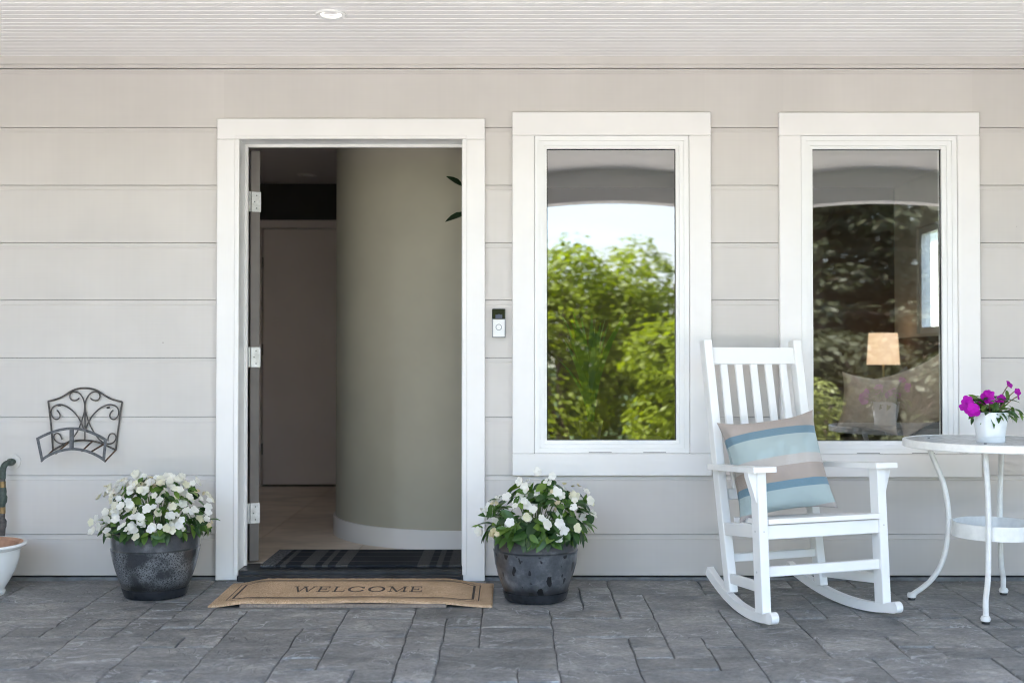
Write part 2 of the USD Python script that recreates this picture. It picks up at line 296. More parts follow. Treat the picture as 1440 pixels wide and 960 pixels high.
# stamped slate-grey concrete
mat('slate_stone', {
    'g': ('geometry', {}), 'oi': ('object_info', {}), 'm1': ('mapping', {'rotation': (0, 0, 0.4), 'scale': (1.0, 1.5, 1.0)}),
    'rv': ('combine_xyz', {}), 'om': ('math', {'math_type': 'multiply', 'value2': 37.0}), 'ad': ('vector_math', {'math_type': 'add'}),
    'n1': ('noise_texture', {'scale': 5.0, 'detail': 9.0, 'roughness': 0.68, 'distortion': 0.4}),
    'r1': ('rgb_ramp', {'ramp': [(0.33, (0.120, 0.122, 0.124)), (0.46, (0.184, 0.184, 0.182)), (0.56, (0.238, 0.234, 0.225)), (0.68, (0.335, 0.325, 0.308))]}),
    'n3': ('noise_texture', {'scale': 48.0, 'detail': 6.0, 'roughness': 0.7}), 'rf': ('rgb_ramp', {'ramp': [(0.34, (0.74, 0.74, 0.74)), (0.5, (1, 1, 1)), (0.66, (1.3, 1.3, 1.3))]}), 'mf': ('mix', {'mix_type': 'multiply', 'fac': 1.0}),
    # clefts: the stone splits in thin layers, each with a crisp edge
    'nc': ('noise_texture', {'scale': 4.2, 'detail': 4.0, 'roughness': 0.5, 'distortion': 0.9}),
    'rc': ('rgb_ramp', {'ramp': [(0.0, (0, 0, 0)), (0.385, (0.0, 0.0, 0.0)), (0.395, (0.25, 0.25, 0.25)), (0.445, (0.28, 0.28, 0.28)), (0.453, (0.5, 0.5, 0.5)), (0.51, (0.53, 0.53, 0.53)), (0.518, (0.75, 0.75, 0.75)), (0.575, (0.78, 0.78, 0.78)), (0.583, (1, 1, 1)), (1.0, (1, 1, 1))]}), 'bc': ('rgb_to_bw', {}),
    'su': ('math', {'math_type': 'subtract', 'value2': 0.5}), 'ab': ('math', {'math_type': 'absolute'}),
    'rl': ('rgb_ramp', {'ramp': [(0.0, (1, 1, 1)), (0.004, (0.9, 0.9, 0.9)), (0.012, (0, 0, 0)), (1.0, (0, 0, 0))]}),
    'n5': ('noise_texture', {'scale': 3.1, 'detail': 5.0, 'roughness': 0.65}), 'r5': ('rgb_ramp', {'ramp': [(0.44, (0.0, 0.0, 0.0)), (0.56, (0.8, 0.8, 0.8))]}),
    'mk': ('mix', {'mix_type': 'multiply', 'fac': 1.0}), 'mx': ('mix', {'color2': (0.42, 0.425, 0.435)}),
    'vs': ('voronoi_texture', {'scale': 3.2, 'randomness': 1.0}), 'rs': ('rgb_ramp', {'ramp': [(0.0, (1, 1, 1)), (0.014, (0.9, 0.9, 0.9)), (0.020, (0, 0, 0)), (1.0, (0, 0, 0))]}), 'ms': ('mix', {'color2': (0.62, 0.61, 0.58)}),
    'mr': ('map_range', {'to_min': 0.86, 'to_max': 1.14}), 'hs': ('hsv', {}),
    'b1': ('bump', {'strength': 0.6, 'distance': 0.010}), 'b2': ('bump', {'strength': 0.6, 'distance': 0.004}), 'b3': ('bump', {'strength': 0.8, 'distance': 0.010}),
    'rr': ('map_range', {'from_min': 0.3, 'from_max': 0.7, 'to_min': 0.45, 'to_max': 0.7}),
    'p': ('principled_bsdf', {'specular_ior_level': 0.45})},
    [('oi.random', 'om.value1'), ('om.value', 'rv.z'), ('g.position', 'ad.vector1'), ('rv.vector', 'ad.vector2'), ('ad.vector', 'm1.vector'), ('m1.vector', 'n1.vector'), ('n1.fac', 'r1.fac'), ('m1.vector', 'n3.vector'), ('n3.fac', 'rf.fac'), ('r1.color', 'mf.color1'), ('rf.color', 'mf.color2'),
     ('m1.vector', 'nc.vector'), ('nc.fac', 'rc.fac'), ('rc.color', 'bc.color'), ('nc.fac', 'su.value1'), ('su.value', 'ab.value1'), ('ab.value', 'rl.fac'), ('m1.vector', 'n5.vector'), ('n5.fac', 'r5.fac'), ('rl.color', 'mk.color1'), ('r5.color', 'mk.color2'),
     ('mk.color', 'mx.fac'), ('mf.color', 'mx.color1'), ('g.position', 'vs.vector'), ('vs.distance', 'rs.fac'), ('rs.color', 'ms.fac'), ('mx.color', 'ms.color1'), ('ms.color', 'hs.color'), ('oi.random', 'mr.value'), ('mr.result', 'hs.value'), ('hs.color', 'p.base_color'),
     ('n1.fac', 'b1.height'), ('bc.val', 'b3.height'), ('b1.normal', 'b3.normal'), ('b3.normal', 'b2.normal'), ('n3.fac', 'b2.height'), ('b2.normal', 'p.normal'), ('n1.fac', 'rr.value'), ('rr.result', 'p.roughness')])
plain('slate_joint', (0.11, 0.111, 0.112), 0.9, 0.4, 12, space='world')

# coir
mat('coir', {
    'g': ('geometry', {}), 'n': ('noise_texture', {'scale': 260.0, 'detail': 3.0, 'roughness': 0.7}), 'n2': ('noise_texture', {'scale': 9.0, 'detail': 4.0}),
    'r': ('rgb_ramp', {'ramp': [(0.34, (0.30, 0.19, 0.105)), (0.5, (0.58, 0.41, 0.265)), (0.66, (0.82, 0.64, 0.47))]}),
    'r2': ('rgb_ramp', {'ramp': [(0.3, (0.85, 0.83, 0.8)), (0.7, (1.08, 1.06, 1.04))]}), 'mu': ('mix', {'mix_type': 'multiply', 'fac': 1.0}),
    'b': ('bump', {'strength': 0.9, 'distance': 0.004}), 'p': ('principled_bsdf', {'roughness': 0.95, 'specular_ior_level': 0.1})},
    [('g.position', 'n.vector'), ('n.fac', 'r.fac'), ('g.position', 'n2.vector'), ('n2.fac', 'r2.fac'), ('r.color', 'mu.color1'), ('r2.color', 'mu.color2'), ('mu.color', 'p.base_color'), ('n.fac', 'b.height'), ('b.normal', 'p.normal')])

# plaid rug: bands along both directions, in the rug's own coordinates (x 0..1.0, y 0..0.46)
def bands(axis_stops, lo, hi):
    ramp = [(0.0, (0, 0, 0))]
    for a, b in axis_stops: ramp += [(a, (0, 0, 0)), (a + 0.001, (1, 1, 1)), (b, (1, 1, 1)), (b + 0.001, (0, 0, 0))]
    return ramp
mat('plaid_weave', {
    'tc': ('texture_coordinate', {}), 's': ('separate_xyz', {}),
    'rx': ('rgb_ramp', {'ramp': bands([(0.10, 0.125), (0.20, 0.27), (0.305, 0.33), (0.37, 0.43), (0.77, 0.83), (0.865, 0.89), (0.925, 0.99)], 0, 1)}),
    'ry': ('rgb_ramp', {'ramp': bands([(0.09, 0.115), (0.24, 0.255), (0.36, 0.375)], 0, 1)}),
    'add': ('math', {'math_type': 'multiply_add', 'value2': 0.55}), 'sep': ('rgb_to_bw', {}), 'sep2': ('rgb_to_bw', {}),
    'n': ('noise_texture', {'scale': 1.0, 'detail': 2.0}), 'mp': ('mapping', {'scale': (260, 90, 90)}),
    'mm': ('math', {'math_type': 'multiply'}), 'mr': ('map_range', {'from_min': 0.3, 'from_max': 0.7, 'to_min': 0.35, 'to_max': 1.5}),
    'c': ('mix', {'color1': (0.022, 0.025, 0.030), 'color2': (0.085, 0.083, 0.082)}),
    'b': ('bump', {'strength': 0.8, 'distance': 0.003}), 'p': ('principled_bsdf', {'roughness': 0.95, 'specular_ior_level': 0.1})},
    [('tc.object', 's.vector'), ('s.x', 'rx.fac'), ('s.y', 'ry.fac'), ('rx.color', 'sep.color'), ('ry.color', 'sep2.color'), ('sep2.val', 'add.value1'), ('sep.val', 'add.value3'),
     ('tc.object', 'mp.vector'), ('mp.vector', 'n.vector'), ('n.fac', 'mr.value'), ('add.value', 'mm.value1'), ('mr.result', 'mm.value2'), ('mm.value', 'c.fac'), ('c.color', 'p.base_color'), ('n.fac', 'b.height'), ('b.normal', 'p.normal')])
plain('speckled_rug_border', (0.07, 0.073, 0.08), 0.95, 0.9, 110, 1.0, 160)

# striped linen pillow, bands along its own z (0..1 over its height, see the pillow)
mat('striped_linen', {
    'tc': ('texture_coordinate', {}), 's': ('separate_xyz', {}), 'mz': ('map_range', {'from_min': -0.215, 'from_max': 0.215, 'to_min': 0.0, 'to_max': 1.0}),
    'r': ('rgb_ramp', {'interpolate': False, 'ramp': [(0.0, (0.42, 0.38, 0.36)), (0.035, (0.37, 0.455, 0.465)), (0.21, (0.155, 0.25, 0.315)), (0.285, (0.375, 0.32, 0.285)), (0.435, (0.48, 0.45, 0.425)), (0.53, (0.38, 0.465, 0.475)), (0.745, (0.16, 0.255, 0.32)), (0.825, (0.41, 0.36, 0.33))]}),
    'mp': ('mapping', {'scale': (420, 60, 420)}), 'n': ('noise_texture', {'scale': 1.0, 'detail': 2.0}), 'mr': ('map_range', {'from_min': 0.3, 'from_max': 0.7, 'to_min': 0.9, 'to_max': 1.08}), 'hs': ('hsv', {}),
    'b': ('bump', {'strength': 0.4, 'distance': 0.001}), 'p': ('principled_bsdf', {'roughness': 0.9, 'sheen_weight': 0.15, 'specular_ior_level': 0.15})},
    [('tc.object', 's.vector'), ('s.z', 'mz.value'), ('mz.result', 'r.fac'), ('r.color', 'hs.color'), ('tc.object', 'mp.vector'), ('mp.vector', 'n.vector'), ('n.fac', 'mr.value'), ('mr.result', 'hs.value'), ('hs.color', 'p.base_color'), ('n.fac', 'b.height'), ('b.normal', 'p.normal')])

def leafy(name, ramp, trans=0.3, rough=0.4, island=True, spec=0.5, gain=1.5):
    mid = np.mean([c for _, c in ramp], axis=0)
    mat(name, {
        'g': ('geometry', {}), 'oi': ('object_info', {}), 'r': ('rgb_ramp', {'ramp': ramp}),
        'p': ('principled_bsdf', {'roughness': rough, 'specular_ior_level': spec}), 't': ('translucent_bsdf', {}), 'gm': ('hsv', {'value': gain, 'saturation': 1.1}), 'mx': ('mix_closure', {'fac': trans})},
        [(('g.random_per_island' if island else 'oi.random'), 'r.fac'), ('r.color', 'p.base_color'), ('r.color', 'gm.color'), ('gm.color', 't.color'), ('p.BSDF', 'mx.closure1'), ('t.BSDF', 'mx.closure2')], surface='mx.closure')
leafy('impatiens_leaf', [(0.0, (0.022, 0.060, 0.020)), (0.45, (0.050, 0.12, 0.028)), (0.8, (0.095, 0.19, 0.032)), (1.0, (0.17, 0.27, 0.05))], 0.22, 0.32, False)
leafy('white_petal', [(0.0, (0.78, 0.77, 0.70)), (0.7, (0.82, 0.82, 0.80)), (1.0, (0.72, 0.70, 0.52))], 0.25, 0.6, False, 0.2)
leafy('faded_petal', [(0.0, (0.55, 0.50, 0.30)), (1.0, (0.66, 0.58, 0.42))], 0.25, 0.6, False, 0.2)
leafy('magenta_petal', [(0.0, (0.38, 0.008, 0.36)), (1.0, (0.58, 0.02, 0.55))], 0.3, 0.55, False, 0.2)
leafy('hedge_leaf', [(0.0, (0.15, 0.19, 0.008)), (0.5, (0.37, 0.40, 0.015)), (1.0, (0.58, 0.55, 0.03))], 0.55, 0.5, gain=1.8)
leafy('conifer_leaf', [(0.0, (0.035, 0.040, 0.015)), (0.6, (0.08, 0.08, 0.028)), (1.0, (0.16, 0.135, 0.055))], 0.2, 0.6)
leafy('maple_leaf', [(0.0, (0.18, 0.20, 0.06)), (0.5, (0.34, 0.33, 0.13)), (1.0, (0.50, 0.44, 0.26))], 0.4, 0.5)
leafy('house_plant_leaf', [(0.0, (0.012, 0.026, 0.012)), (1.0, (0.022, 0.045, 0.018))], 0.15, 0.35, False)
leafy('strap_leaf', [(0.0, (0.04, 0.11, 0.025)), (1.0, (0.09, 0.19, 0.045))], 0.35, 0.4, False)

# window glass: part mirror, part clear
def pane_mat(name, f0, tint):       # reflects the same from both sides, more at a glancing view
    mat(name, {'lw': ('layer_weight', {'blend': 0.5}), 'pw': ('math', {'math_type': 'power', 'value2': 5.0}), 'f': ('math', {'math_type': 'multiply_add', 'value2': 1 - f0, 'value3': f0}),
               't': ('transparent_bsdf', {'color': tint}), 'gl': ('glossy_bsdf', {'color': (0.96, 0.97, 0.96), 'roughness': 0.0}), 'mx': ('mix_closure', {})},
        [('lw.facing', 'pw.value1'), ('pw.value', 'f.value1'), ('f.value', 'mx.fac'), ('t.BSDF', 'mx.closure1'), ('gl.BSDF', 'mx.closure2')], surface='mx.closure')
pane_mat('window_glass', 0.27, (0.86, 0.88, 0.86))
pane_mat('clear_glass', 0.06, (0.95, 0.96, 0.95))
mat('lamp_shade_lit', {'p': ('principled_bsdf', {'base_color': (0.7, 0.6, 0.5), 'roughness': 0.9, 'emission_color': (1.0, 0.67, 0.42), 'emission_strength': 0.15})}, [])
mat('lit_lens', {'p': ('principled_bsdf', {'base_color': (0.8, 0.78, 0.74), 'roughness': 0.4, 'emission_color': (1.0, 0.93, 0.82), 'emission_strength': 0.22})}, [])

# ------------------------------------------------------------------ the ground
R = random.Random(7); RN = np.random.default_rng(7)
def gz(y): return SLOPE * y if y > -4.9 else SLOPE * -4.9

lawn = obj('lawn', box(-300, 300, -300, 300, -0.34, -0.30), 'lawn_green', kind='structure', label='lawn beyond the driveway')
obj('driveway', box(-30, 30, -8.9, -3.02, -0.30, -0.088), 'pale_concrete', kind='structure', label='pale concrete driveway in front of the porch')

def slab(x0, x1, y0, y1, seed, nu=7, nv=7):
    g = 0.0022
    def fn(u, v):
        x = x0 + g + u * (x1 - x0 - 2 * g); y = y0 + g + v * (y1 - y0 - 2 * g)
        e = np.minimum.reduce([u * (x1 - x0), (1 - u) * (x1 - x0), v * (y1 - y0), (1 - v) * (y1 - y0)])
        h = (meshkit.fbm(np.stack([x * 6, y * 9, x * 0 + seed], -1), 3, 3) - 0.5) * 0.012 + (RN.random() - 0.5) * 0.003
        j = (meshkit.noise(np.stack([x * 14, y * 14, x * 0], -1), 5) - 0.5) * 0.011 * (e < 1e-6)
        drop = np.where(e < 1e-6, 0.0035, 0.0)
        return np.stack([x + j, y + j, h * (e > 1e-6) - drop + SLOPE * y], 1)
    us = np.array([0, 0.03] + list(np.linspace(0, 1, nu)[1:-1]) + [0.97, 1]); nu = len(us)
    vs = np.array([0, 0.03] + list(np.linspace(0, 1, nv)[1:-1]) + [0.97, 1]); nv = len(vs)
    U, V = np.meshgrid(us, vs, indexing='ij'); P = fn(U.ravel(), V.ravel()); F = []
    for i in range(nu - 1):
        for k in range(nv - 1):
            a = i * nv + k; F += [(a, a + nv, a + nv + 1), (a, a + nv + 1, a + 1)]
    b0 = len(P); edge = [i * nv for i in range(nu)] + [(nu - 1) * nv + k for k in range(1, nv)] + [i * nv + nv - 1 for i in range(nu - 2, -1, -1)] + [k for k in range(nv - 2, 0, -1)]
    P = np.vstack([P, P[edge] - [0, 0, 0.02]])
    for i in range(len(edge)):
        k = (i + 1) % len(edge); F += [(edge[i], b0 + i, b0 + k), (edge[i], b0 + k, edge[k])]
    return trimesh.Trimesh(P, np.array(F), process=False)

def ashlar(x0, y0, nx, ny, u):
    occ = np.zeros((nx, ny), bool); out = []
    sizes = [(3, 2), (2, 2), (3, 2), (2, 2), (2, 3), (3, 3), (3, 2), (2, 1), (1, 2), (1, 1), (2, 1)]
    for j in range(ny - 1, -1, -1):
        for i in range(nx):
            if occ[i, j]: continue
            cand = sizes[:]; R.shuffle(cand)
            for w, h in cand + [(1, 1)]:
                if i + w <= nx and j - h + 1 >= 0 and not occ[i:i + w, j - h + 1:j + 1].any():
                    occ[i:i + w, j - h + 1:j + 1] = True
                    out.append((x0 + i * u, x0 + (i + w) * u, y0 + (j - h + 1) * u, y0 + (j + 1) * u)); break
    return out
U = 0.145
base = box(-8.2, 7.8, -3.0, 0.02, -0.1, -0.010); base.vertices[:, 2] += SLOPE * base.vertices[:, 1]
patio = obj('patio', base, 'slate_joint', kind='structure', label='stamped slate grey patio floor of the porch')
far = []
for k, (a, b, c, d) in enumerate(ashlar(-8.1, -2.9, 87, 20, U)):
    if b > -2.9 and a < 3.0 and d > -2.25: obj('paving_stone', slab(a, b, c, d, k), 'slate_stone', patio, smooth=40)
    else: far.append(slab(a, b, c, d, k, 3, 3))
obj('outer_paving', cat_(far), 'slate_stone', patio, smooth=40, kind='stuff')

# ------------------------------------------------------------------ the house
house = thing('house', 'grey clapboard house front with white trimmed doorway and two tall windows under a porch', 'house')
DX0, DX1, DZ1 = X(336), X(651.5), Z(197)          # clear door opening
FLOOR = 0.05
WIN = []
for (o, fr, gl) in (((720.5, 159, 999.5, 668), (751.5, 191.5, 969, 637), (769, 209, 951, 619)), ((1095.5, 159.5, 1377, 670), (1126.5, 192, 1346, 638), (1144, 209.5, 1326, 620))):
    WIN.append([(X(q[0]), Z(q[3]), X(q[2]), Z(q[1])) for q in (o, fr, gl)])
core_holes = [(DX0 - 0.029, -0.2, DX1 + 0.029, DZ1 + 0.029)] + [w[1] for w in WIN]
LX, RX = -8.0, 3.30
PY0 = -3.45
wall = obj('wall', wall_xz(LX, RX, -0.15, 2.60, 0.032, 0.18, core_holes), 'dark_gap', house)
lines = [97, 179.5, 260.5, 341.5, 422, 503, 586, 668.5, 751]
zs = [Z(v) for v in lines] + [0.022]
cov = [(X(306), X(681.5), -1, Z(168))] + [(w[0][0], w[0][2], w[0][1], w[0][3]) for w in WIN]
for i in range(len(zs) - 1):
    zt, zb = zs[i], zs[i + 1]
    segs = sg.box(LX, zb, RX, zt)
    cuts = [(a - 0.004 + 0.03, b + 0.004 - 0.03, z0 + 0.02, z1 - 0.02) for a, b, z0, z1 in cov]
    xs = sorted({LX, RX} | {v for a, b, z0, z1 in cuts if z1 > zb and z0 < zt for v in (a, b)})
    prof = [(0.001, zb + 0.0012), (0, zb + 0.003), (0, zt - 0.0235), (0.0035, zt - 0.0215), (0.0062, zt - 0.0008), (0.030, zt - 0.0012), (0.030, zb + 0.0012)]
    for a, b in zip(xs[:-1], xs[1:]):
        mid = (a + b) / 2; hit = [c for c in cuts if c[0] < mid < c[1] and c[3] > zb and c[2] < zt]
        if not hit: obj('siding_board', extr_x(prof, a, b), 'greige_siding_paint', wall); continue
        c = hit[0]
        if c[3] < zt - 0.04: # board above an opening: notch its lower part
            obj('siding_board', extr_x([(0, c[3]), (0, zt - 0.0235), (0.003, zt - 0.021), (0.0055, zt - 0.0005), (0.030, zt - 0.0005), (0.030, c[3])], a, b), 'greige_siding_paint', wall)
        if c[2] > zb + 0.01:
            top = min(c[2], zt - 0.0235); obj('siding_board', extr_x([(0, zb + 0.003), (0, top), (0.03, top), (0.03, zb + 0.003)], a, b), 'greige_siding_paint', wall)
wing = obj('wing_wall', box(-3.99, -3.81, PY0 + 0.002, -0.001, -0.12, 2.6), 'dark_gap', house)
for i in range(len(zs) - 1):
    obj('siding_board', box(-3.809, -3.79, PY0 + 0.003, -0.003, zs[i + 1] + 0.002, zs[i] - 0.002), 'greige_siding_paint', wing)
obj('crown_moulding', extr_x([(0.03, zs[0] + 0.003), (-0.003, zs[0] + 0.003), (-0.004, zs[0] + 0.005), (-0.004, zs[0] + 0.019), (-0.010, zs[0] + 0.022), (-0.014, zs[0] + 0.060), (-0.014, zs[0] + 0.085), (0.03, zs[0] + 0.085)], LX, RX), 'greige_siding_paint', house)
obj('caulk_line', extr_x([(-0.0142, zs[0] + 0.0585), (-0.021, zs[0] + 0.0618), (-0.0142, zs[0] + 0.0618)][::-1], LX, RX), 'white_ceiling_paint', house)
obj('base_flashing', cat_([box(LX, X(306), 0.004, 0.031, -0.03, 0.014), box(X(682), RX, 0.004, 0.031, -0.03, 0.014)]), 'grey_flashing', house)

# door casing and frame
yc = -0.022
dO = (X(305.5), X(682), Z(168)); cw = 0.107
casing = obj('door_frame', wall_xz(DX0 - 0.03, DX1 + 0.03, 0.0, DZ1 + 0.03, 0.004, 0.185, [(DX0, -0.1, DX1, DZ1)]), 'white_vinyl', house)
obj('casing_board', box(dO[0], dO[1], yc, 0.003, DZ1, dO[2], 0.003), 'white_trim_paint', casing)
obj('casing_board', box(dO[0], DX0 - 0.000, yc, 0.003, 0.004, DZ1 - 0.0006, 0.003), 'white_trim_paint_vertical', casing)
obj('casing_board', box(DX1 + 0.000, dO[1], yc, 0.003, 0.0, DZ1 - 0.0006, 0.003), 'white_trim_paint_vertical', casing)
bd = 0.018
obj('inner_bead', cat_([box(DX0 - bd, DX0 + 0.004, yc - 0.005, yc + 0.012, 0.03, DZ1 + bd - 0.0187, 0.002), box(DX1 - 0.004, DX1 + bd, yc - 0.005, yc + 0.012, 0.03, DZ1 + bd - 0.0187, 0.002), box(DX0 - bd, DX1 + bd, yc - 0.005, yc + 0.012, DZ1 - 0.004 + 0.004, DZ1 + bd, 0.002)]), 'white_trim_paint', casing)
obj('door_stop', cat_([box(DX0 - 0.001, DX0 + 0.013, 0.115, 0.135, FLOOR, DZ1), box(DX1 - 0.013, DX1 + 0.001, 0.115, 0.135, FLOOR, DZ1), box(DX0 + 0.013, DX1 - 0.013, 0.115, 0.135, DZ1 - 0.013, DZ1 + 0.001)]), 'white_trim_paint', casing)
obj('weatherstrip', cat_([box(DX0 + 0.0005, DX0 + 0.007, 0.136, 0.15, FLOOR, DZ1 - 0.014)]), 'dark_gap', casing)
obj('threshold', cat_([box(DX0 - 0.02, DX1 + 0.02, 0.006, 0.20, -0.05, 0.047, 0.004), box(DX0 + 0.002, DX1 - 0.002, -0.035, 0.0055, -0.05, 0.030, 0.006)]), 'black_sill_paint', house)

# front door, swung in past a right angle
ang = math.radians(113); hx, hy = DX0 + 0.012, 0.187; DW, DT = 1.045, 0.046
dd = np.array([math.cos(ang), math.sin(ang)]); nn = np.array([dd[1], -dd[0]])   # nn: the face that looks outdoors when closed ... to the right when open
def leaf_box(a0, a1, b0, b1, z0, z1, c=0.002):
    b = box(a0, a1, b0, b1, z0, z1, c); v = b.vertices.copy()
    b.vertices = np.stack([hx + v[:, 0] * dd[0] + v[:, 1] * nn[0], hy + v[:, 0] * dd[1] + v[:, 1] * nn[1], v[:, 2]], 1); return b
door = obj('front_door', leaf_box(0, DW, 0, DT, FLOOR + 0.008, DZ1 - 0.016), 'door_paint_taupe', house)
tag(door, 'dark taupe front door swung open into the hall')
screw_sets = []
for py in (283, 502, 722):
    zc = float(at(355, py, 0.17)[2])
    h = leaf_box(-0.003, 0.0, 0.004, DT + 0.004, zc - 0.05, zc + 0.05, 0.0)
    kn = tube([(hx - 0.004, hy - 0.006, zc - 0.05), (hx - 0.004, hy - 0.006, zc + 0.05)], 0.007, 10)
    screws = [trimesh.creation.cylinder(0.0035, 0.0015) for _ in range(3)]
    hg = obj('hinge', cat_([h, kn]), 'zinc_hinge', door, smooth=30)
    sc_ = [leaf_box(-0.0042, -0.003, 0.022 + o_ - 0.003, 0.022 + o_ + 0.003, zc + q - 0.003, zc + q + 0.003, 0.0) for q, o_ in ((-0.032, 0.006), (0.0, -0.004), (0.032, 0.006))]
    screw_sets.append((sc_, hg))
for sc_, hg in screw_sets:
    for q in sc_: obj('hinge_screw', q, 'galvanised_pipe', house)
obj('door_handle', cat_([leaf_box(DW - 0.09, DW - 0.05, DT, DT + 0.012, 0.98, 1.16), leaf_box(DW - 0.19, DW - 0.06, DT + 0.03, DT + 0.05, 1.04, 1.06)]), 'zinc_hinge', door)

# windows
def window(w, label):
    (ox0, oz0, ox1, oz1), (fx0, fz0, fx1, fz1), (gx0, gz0, gx1, gz1) = w
    root = obj('window', ring_xz((fx0 + 0.0015, fz0 + 0.0015, fx1 - 0.0015, fz1 - 0.0015), (fx0 + 0.024, fz0 + 0.024, fx1 - 0.024, fz1 - 0.024), -0.014, 0.12), 'white_vinyl', house, label=label)
    obj('casing_board', box(ox0, ox1, yc, 0.003, fz1, oz1, 0.003), 'white_trim_paint', root)
    obj('casing_board', box(ox0, ox1, yc, 0.003, oz0, fz0, 0.003), 'white_trim_paint', root)
    obj('casing_board', box(ox0, fx0, yc, 0.003, fz0 + 0.0006, fz1 - 0.0006, 0.003), 'white_trim_paint_vertical', root)
    obj('casing_board', box(fx1, ox1, yc, 0.003, fz0 + 0.0006, fz1 - 0.0006, 0.003), 'white_trim_paint_vertical', root)
    obj('sash', cat_([ring_xz((fx0 + 0.0235, fz0 + 0.0235, fx1 - 0.0235, fz1 - 0.0235), (fx0 + 0.046, fz0 + 0.046, fx1 - 0.046, fz1 - 0.046), -0.006, 0.06),
                      ring_xz((fx0 + 0.0455, fz0 + 0.0455, fx1 - 0.0455, fz1 - 0.0455), (gx0, gz0, gx1, gz1), 0.004, 0.055)]), 'white_vinyl', root)
    obj('gasket', ring_xz((gx0 - 0.002, gz0 - 0.002, gx1 + 0.002, gz1 + 0.002), (gx0 + 0.004, gz0 + 0.004, gx1 - 0.004, gz1 - 0.004), 0.018, 0.026), 'dark_gap', root)
    cx, cz, hw, hh = (gx0 + gx1) / 2, (gz0 + gz1) / 2, (gx1 - gx0) / 2, (gz1 - gz0) / 2
    def fn(u, v):
        a, b = 2 * u - 1, 2 * v - 1
        return np.stack([cx + a * hw, 0.020 + 0.0022 * (1 - a * a) * (1 - b * b) + 0.0, cz + b * hh], 1)
    P, F = grid(41, 61, fn); obj('pane', trimesh.Trimesh(P, F, process=False), 'window_glass', root, smooth=True)
    for k in (0.35, 0.7):
        xs_ = fx0 + (fx1 - fx0) * k; obj('weep_slot', box(xs_, xs_ + 0.11, -0.0147, -0.012, fz0 + 0.004, fz0 + 0.0065), 'dark_gap', root)
    return root
window(WIN[0], 'tall white framed window between the doorway and the rocking chair')
window(WIN[1], 'tall white framed window behind the rocking chair with a lamp inside')
for w in WIN:   # inside reveals
    fx0, fz0, fx1, fz1 = w[1]
    obj('window_reveal', ring_xz((fx0 - 0.02, fz0 - 0.02, fx1 + 0.02, fz1 + 0.02), (fx0, fz0, fx1, fz1), 0.181, 0.196), 'interior_white', house)

# porch ceiling of beaded boards, beam, posts, roof
PY = -3.45
CZ = zs[0] + 0.062
ceil = obj('porch_ceiling', box(LX, RX + 4.0, PY, 0.03, CZ + 0.016, CZ + 0.03), 'dark_gap', house)
bw = 0.108; y = -0.012
while y > PY + 0.02:
    y1, y0 = y, max(y - bw, PY); w = y1 - y0
    m_ = (y0 + y1) / 2
    prof = [(y0 + 0.0008, CZ + 0.015), (y0 + 0.0005, CZ + 0.003), (y0 + 0.0035, CZ + 0.0)]
    if w > 0.08: prof += [(m_ - 0.004, CZ), (m_ - 0.002, CZ + 0.0022), (m_ + 0.002, CZ + 0.0022), (m_ + 0.004, CZ)]
    prof += [(y1 - 0.0035, CZ), (y1 - 0.0005, CZ + 0.003), (y1 - 0.0008, CZ + 0.015)]
    obj('ceiling_board', extr_x(prof[::-1], LX, RX + 3.95), 'white_ceiling_paint', ceil); y -= bw
obj('porch_beam', box(LX - 0.1, RX + 4.0, PY - 0.18, PY, 2.30, 2.80, 0.006), 'white_trim_paint', house)
for px_ in (-7.8, 4.1, 7.1): obj('porch_post', box(px_ - 0.08, px_ + 0.08, PY - 0.17, PY - 0.01, -0.10, 2.298, 0.006), 'white_trim_paint', house)
def roof_side(ya, za, yb, zb, holes=()):      # a slab of roof between two eave lines, with openings
    L = math.hypot(yb - ya, zb - za); p = sg.box(LX - 0.4, 0, RX + 1.2, L)
    for (hx0, hy0, hx1, hy1) in holes: p = p.difference(sg.box(hx0, (hy0 - ya) / (yb - ya) * L, hx1, (hy1 - ya) / (yb - ya) * L))
    m = extr_z(p, 0, 0.12); v = m.vertices.copy(); c, sn = (yb - ya) / L, (zb - za) / L
    m.vertices = np.stack([v[:, 0], ya + v[:, 1] * c - v[:, 2] * sn, za + v[:, 1] * sn + v[:, 2] * abs(c)], 1); m.fix_normals(); return m
obj('roof', cat_([roof_side(PY - 0.2, 2.81, 3.6, 4.75, [(-3.12, 1.2, -2.32, 2.7), (1.3, 0.85, 2.9, 2.1)]), roof_side(9.2, 2.81, 3.61, 4.75), box(RX + 1.15, RX + 4.3, PY - 0.2, 0.4, 2.81, 2.93)]), 'roof_shingle', house)
def wall_gable(x):
    m = trimesh.creation.extrude_polygon(sg.Polygon([(0.1, 2.765), (8.2, 2.765), (8.2, 3.2), (3.6, 4.70), (0.1, 3.55)]), 0.1, engine='earcut'); v = m.vertices.copy(); m.vertices = np.stack([x + v[:, 2], v[:, 0], v[:, 1]], 1); m.fix_normals(); return m
def plan0(x0, y0, x1, y1, z0, z1, *holes):
    p = sg.box(x0, y0, x1, y1)
    for h in holes: p = p.difference(sg.box(*h))
    return extr_z(p, z0, z1)
obj('gable', cat_([wall_gable(LX - 0.15), wall_gable(RX + 0.05)]), 'greige_siding_paint', house)
obj('outer_wall', cat_([box(LX - 0.15, LX, 0.03, 8.2, -0.3, 2.6), box(LX, RX, 8.0, 8.2, -0.3, 2.6), plan0(LX - 0.15, 0.1, RX + 0.2, 8.2, 2.62, 2.76, (-3.18, 1.14, -2.26, 2.76), (1.24, 0.79, 2.96, 2.16))]), 'greige_siding_paint', house)

